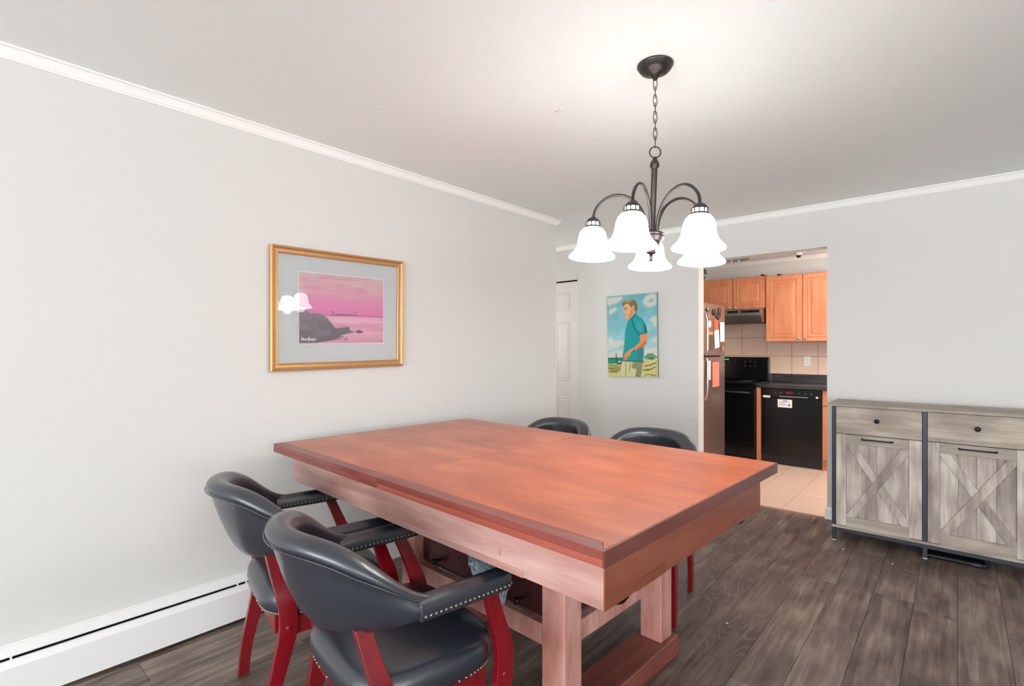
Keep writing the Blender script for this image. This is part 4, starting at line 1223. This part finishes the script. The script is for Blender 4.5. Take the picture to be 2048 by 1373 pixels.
for dz in (-.024, .024):
    r = boxo('socket', (-.015, .015, -.009, -.006, dz - .014, dz + .014), M['whiteplastic'], ol, bevel=.002)
    for dx in (-.006, .006): boxo('slot', (dx - .0012, dx + .0012, -.0096, -.009, dz - .005, dz + .006), M['black'], r)
# refrigerator: doors face +x
rf = empty('refrigerator', (-1.83, 5.11, 0), 0, 'stainless top-freezer refrigerator with curved handles just inside the kitchen opening', 'refrigerator')
boxo('cabinet', (-.72, -.062, -.385, .385, .03, 1.745), M['appl2'], rf, bevel=.004)
def rdoor(z0_, z1):
    bm = bmesh.new(); n = 10; pts = []
    for k in range(n + 1):
        q = k / n; pts.append((-.018 * (2 * q - 1) ** 2 - .001, -.39 + .78 * q))
    pts += [(-.06, .39), (-.06, -.39)]
    prism(bm, pts, 'z', z0_, z1)
    return link('door', bm, M['steel_d'], rf, bevel=.004)
d_u = rdoor(1.250, 1.762); d_l = rdoor(.07, 1.235)
for (dr, za, zb_, sgn) in ((d_u, 1.262, 1.66, 1), (d_l, .82, 1.222, -1)):
    bm = bmesh.new(); y = -.262
    if sgn > 0: P = [(-.01, y, za), (.034, y, za + .004), (.042, y, za + .05), (.042, y, zb_ - .13), (.036, y, zb_ - .06), (.02, y, zb_ - .015), (-.01, y, zb_)]
    else: P = [(-.01, y, zb_), (.034, y, zb_ - .004), (.042, y, zb_ - .05), (.042, y, za + .13), (.036, y, za + .06), (.02, y, za + .015), (-.01, y, za)]
    tube(bm, P, .011, 12); link('handle', bm, M['chrome'], dr, smooth=True)
# papers and magnets on the fridge door (x = -1.83)
def onf(name, lab, cat, y0, y1, za, zb_, mat, tilt=0.0, th=.002, off=.0):
    xx = -1.8295 + off
    o = empty(name, (xx, (y0 + y1) / 2, (za + zb_) / 2), 0, lab, cat); o.rotation_euler = (tilt, 0, 0)
    boxo('sheet', (0, th, -(y1 - y0) / 2, (y1 - y0) / 2, -(zb_ - za) / 2, (zb_ - za) / 2), mat, o, bevel=th * .3)
    return o
o = onf('paper_slip', 'white printed slip tilted on the upper refrigerator door', 'paper', 5.135, 5.265, 1.325, 1.505, M['white'], .12, off=.003)
for k in range(3): boxo('printed_line', (.002, .0026, -.04 + k * .01, .03, -.07 + k * .012, -.066 + k * .012), M['greyink'], o)
boxo('leaf_mark', (.002, .0026, -.03, .02, .04, .05), M['ochre'], o)
onf('paper_strip', 'white paper strip at the right of the upper refrigerator door', 'paper', 5.29, 5.42, 1.39, 1.59, M['white'], .03, off=.003)
onf('orange_card', 'plain orange card on the upper refrigerator door', 'card', 5.135, 5.255, 1.50, 1.62, M['orange'])
onf('photo_print', 'dark photo print low on the upper refrigerator door', 'photo', 4.955, 5.095, 1.305, 1.452, M['darkpaper'])
onf('ochre_strip', 'ochre strip above the dark photo print on the upper refrigerator door', 'card', 4.945, 5.10, 1.455, 1.485, M['ochre'])
for (y, z, lab, m, sc) in ((5.128, 1.682, 'round black magnet on the upper refrigerator door', 'appl2', (1, 1.25, .9)), (5.285, 1.69, 'tall dark grey oval magnet on the upper refrigerator door', 'bronze', (1, .9, 1.3)), (5.235, 1.640, 'black shield magnet below the other dark magnets', 'appl2', (1, 1.2, .9)),
                       (5.38, 1.317, 'tan seahorse-shaped magnet at the lower right of the upper refrigerator door', 'ochre', (1, .35, .8)), (4.985, 1.625, 'small silver figure magnet beside the upper handle', 'steel', (1, .55, .7)), (5.01, 1.56, 'round cream magnet in a dark ring on the upper door', 'white', (1, .75, 1.05)), (4.965, 1.70, 'silver letter magnet near the top of the upper door', 'steel', (1, .9, .5))):
    bm = bmesh.new(); sphere(bm, (0, 0, 0), .038, 18, 10, (.18, sc[1], sc[2]))
    o = link('magnet', bm, M[m], smooth=True); o.location = (-1.8255, y, z); tag(o, lab, 'magnet')
o = onf('picture_strip', 'salmon pink printed sheet on the lower refrigerator door', 'paper', 5.085, 5.275, .935, 1.185, M['pinkpaper'], .015)
onf('white_slip', 'narrow white slip beside the handle of the lower refrigerator door', 'paper', 4.93, 5.035, 1.01, 1.20, M['white'])
# ceiling fittings in the kitchen
cf = empty('ceiling_mount', (-2.075, 6.56, H), 0, 'bare bronze ceiling light pan over the stove', 'ceiling light')
bm = bmesh.new(); lathe(bm, [(0, -.002), (.155, -.002), (.16, -.008), (.15, -.018), (.10, -.022), (0, -.02)], n=32); link('pan', bm, M['copper'], cf, smooth=True)
bm = bmesh.new(); tube(bm, [(-.05, 0, -.02), (-.05, 0, -.05)], .010, 10); tube(bm, [(.03, .02, -.02), (.03, .02, -.045)], .012, 10); link('socket', bm, M['whiteplastic'], cf, smooth=True)
cs = empty('ceiling_spot', (-1.385, 6.60, H), 0, 'small white ceiling socket with a dark tip over the kitchen counter', 'ceiling light')
bm = bmesh.new(); lathe(bm, [(0, -.001), (.075, -.001), (.076, -.006), (.04, -.012), (.034, -.04), (0, -.04)], n=28); link('base', bm, M['whiteplastic'], cs, smooth=True)
bm = bmesh.new(); lathe(bm, [(0, -.04), (.026, -.041), (.022, -.058), (.010, -.068), (0, -.07)], n=20); link('tip', bm, M['appl2'], cs, smooth=True)
wk = empty('wall_spotlight', (-2.28, 6.0, 2.2), 0, 'small dark metal spotlight above the refrigerator', 'spotlight')
bm = bmesh.new(); tube(bm, [(-.335, 0, -.02), (-.02, 0, -.02), (.0, 0, 0)], .008, 8); link('bracket', bm, M['bronze'], wk, smooth=True)
bm = bmesh.new(); tube(bm, [(-.03, -.02, .0), (.05, -.02, .03)], [.02, .030], 14); tube(bm, [(-.03, .02, -.035), (.02, .02, -.04)], [.016, .020], 12); link('heads', bm, M['bronze'], wk, smooth=True)

# ------------------------------------------------------------------ small crumbs on the floor and table
for k, (x, y, z) in enumerate([(-.566, 3.93, 0), (-.30, 3.86, 0), (-.83, 2.5, 0)]):
    bm = bmesh.new(); sphere(bm, (x, y, .002), .004, 8, 5, (1.5, 1, .6)); o = link('crumb', bm, M['white'], smooth=True)
    tag(o, ['white crumb on the dark floor beside the left foot of the sideboard', 'white crumb on the dark floor in front of the left sideboard door', 'white crumb on the dark floor by the far chair'][k], 'crumb')
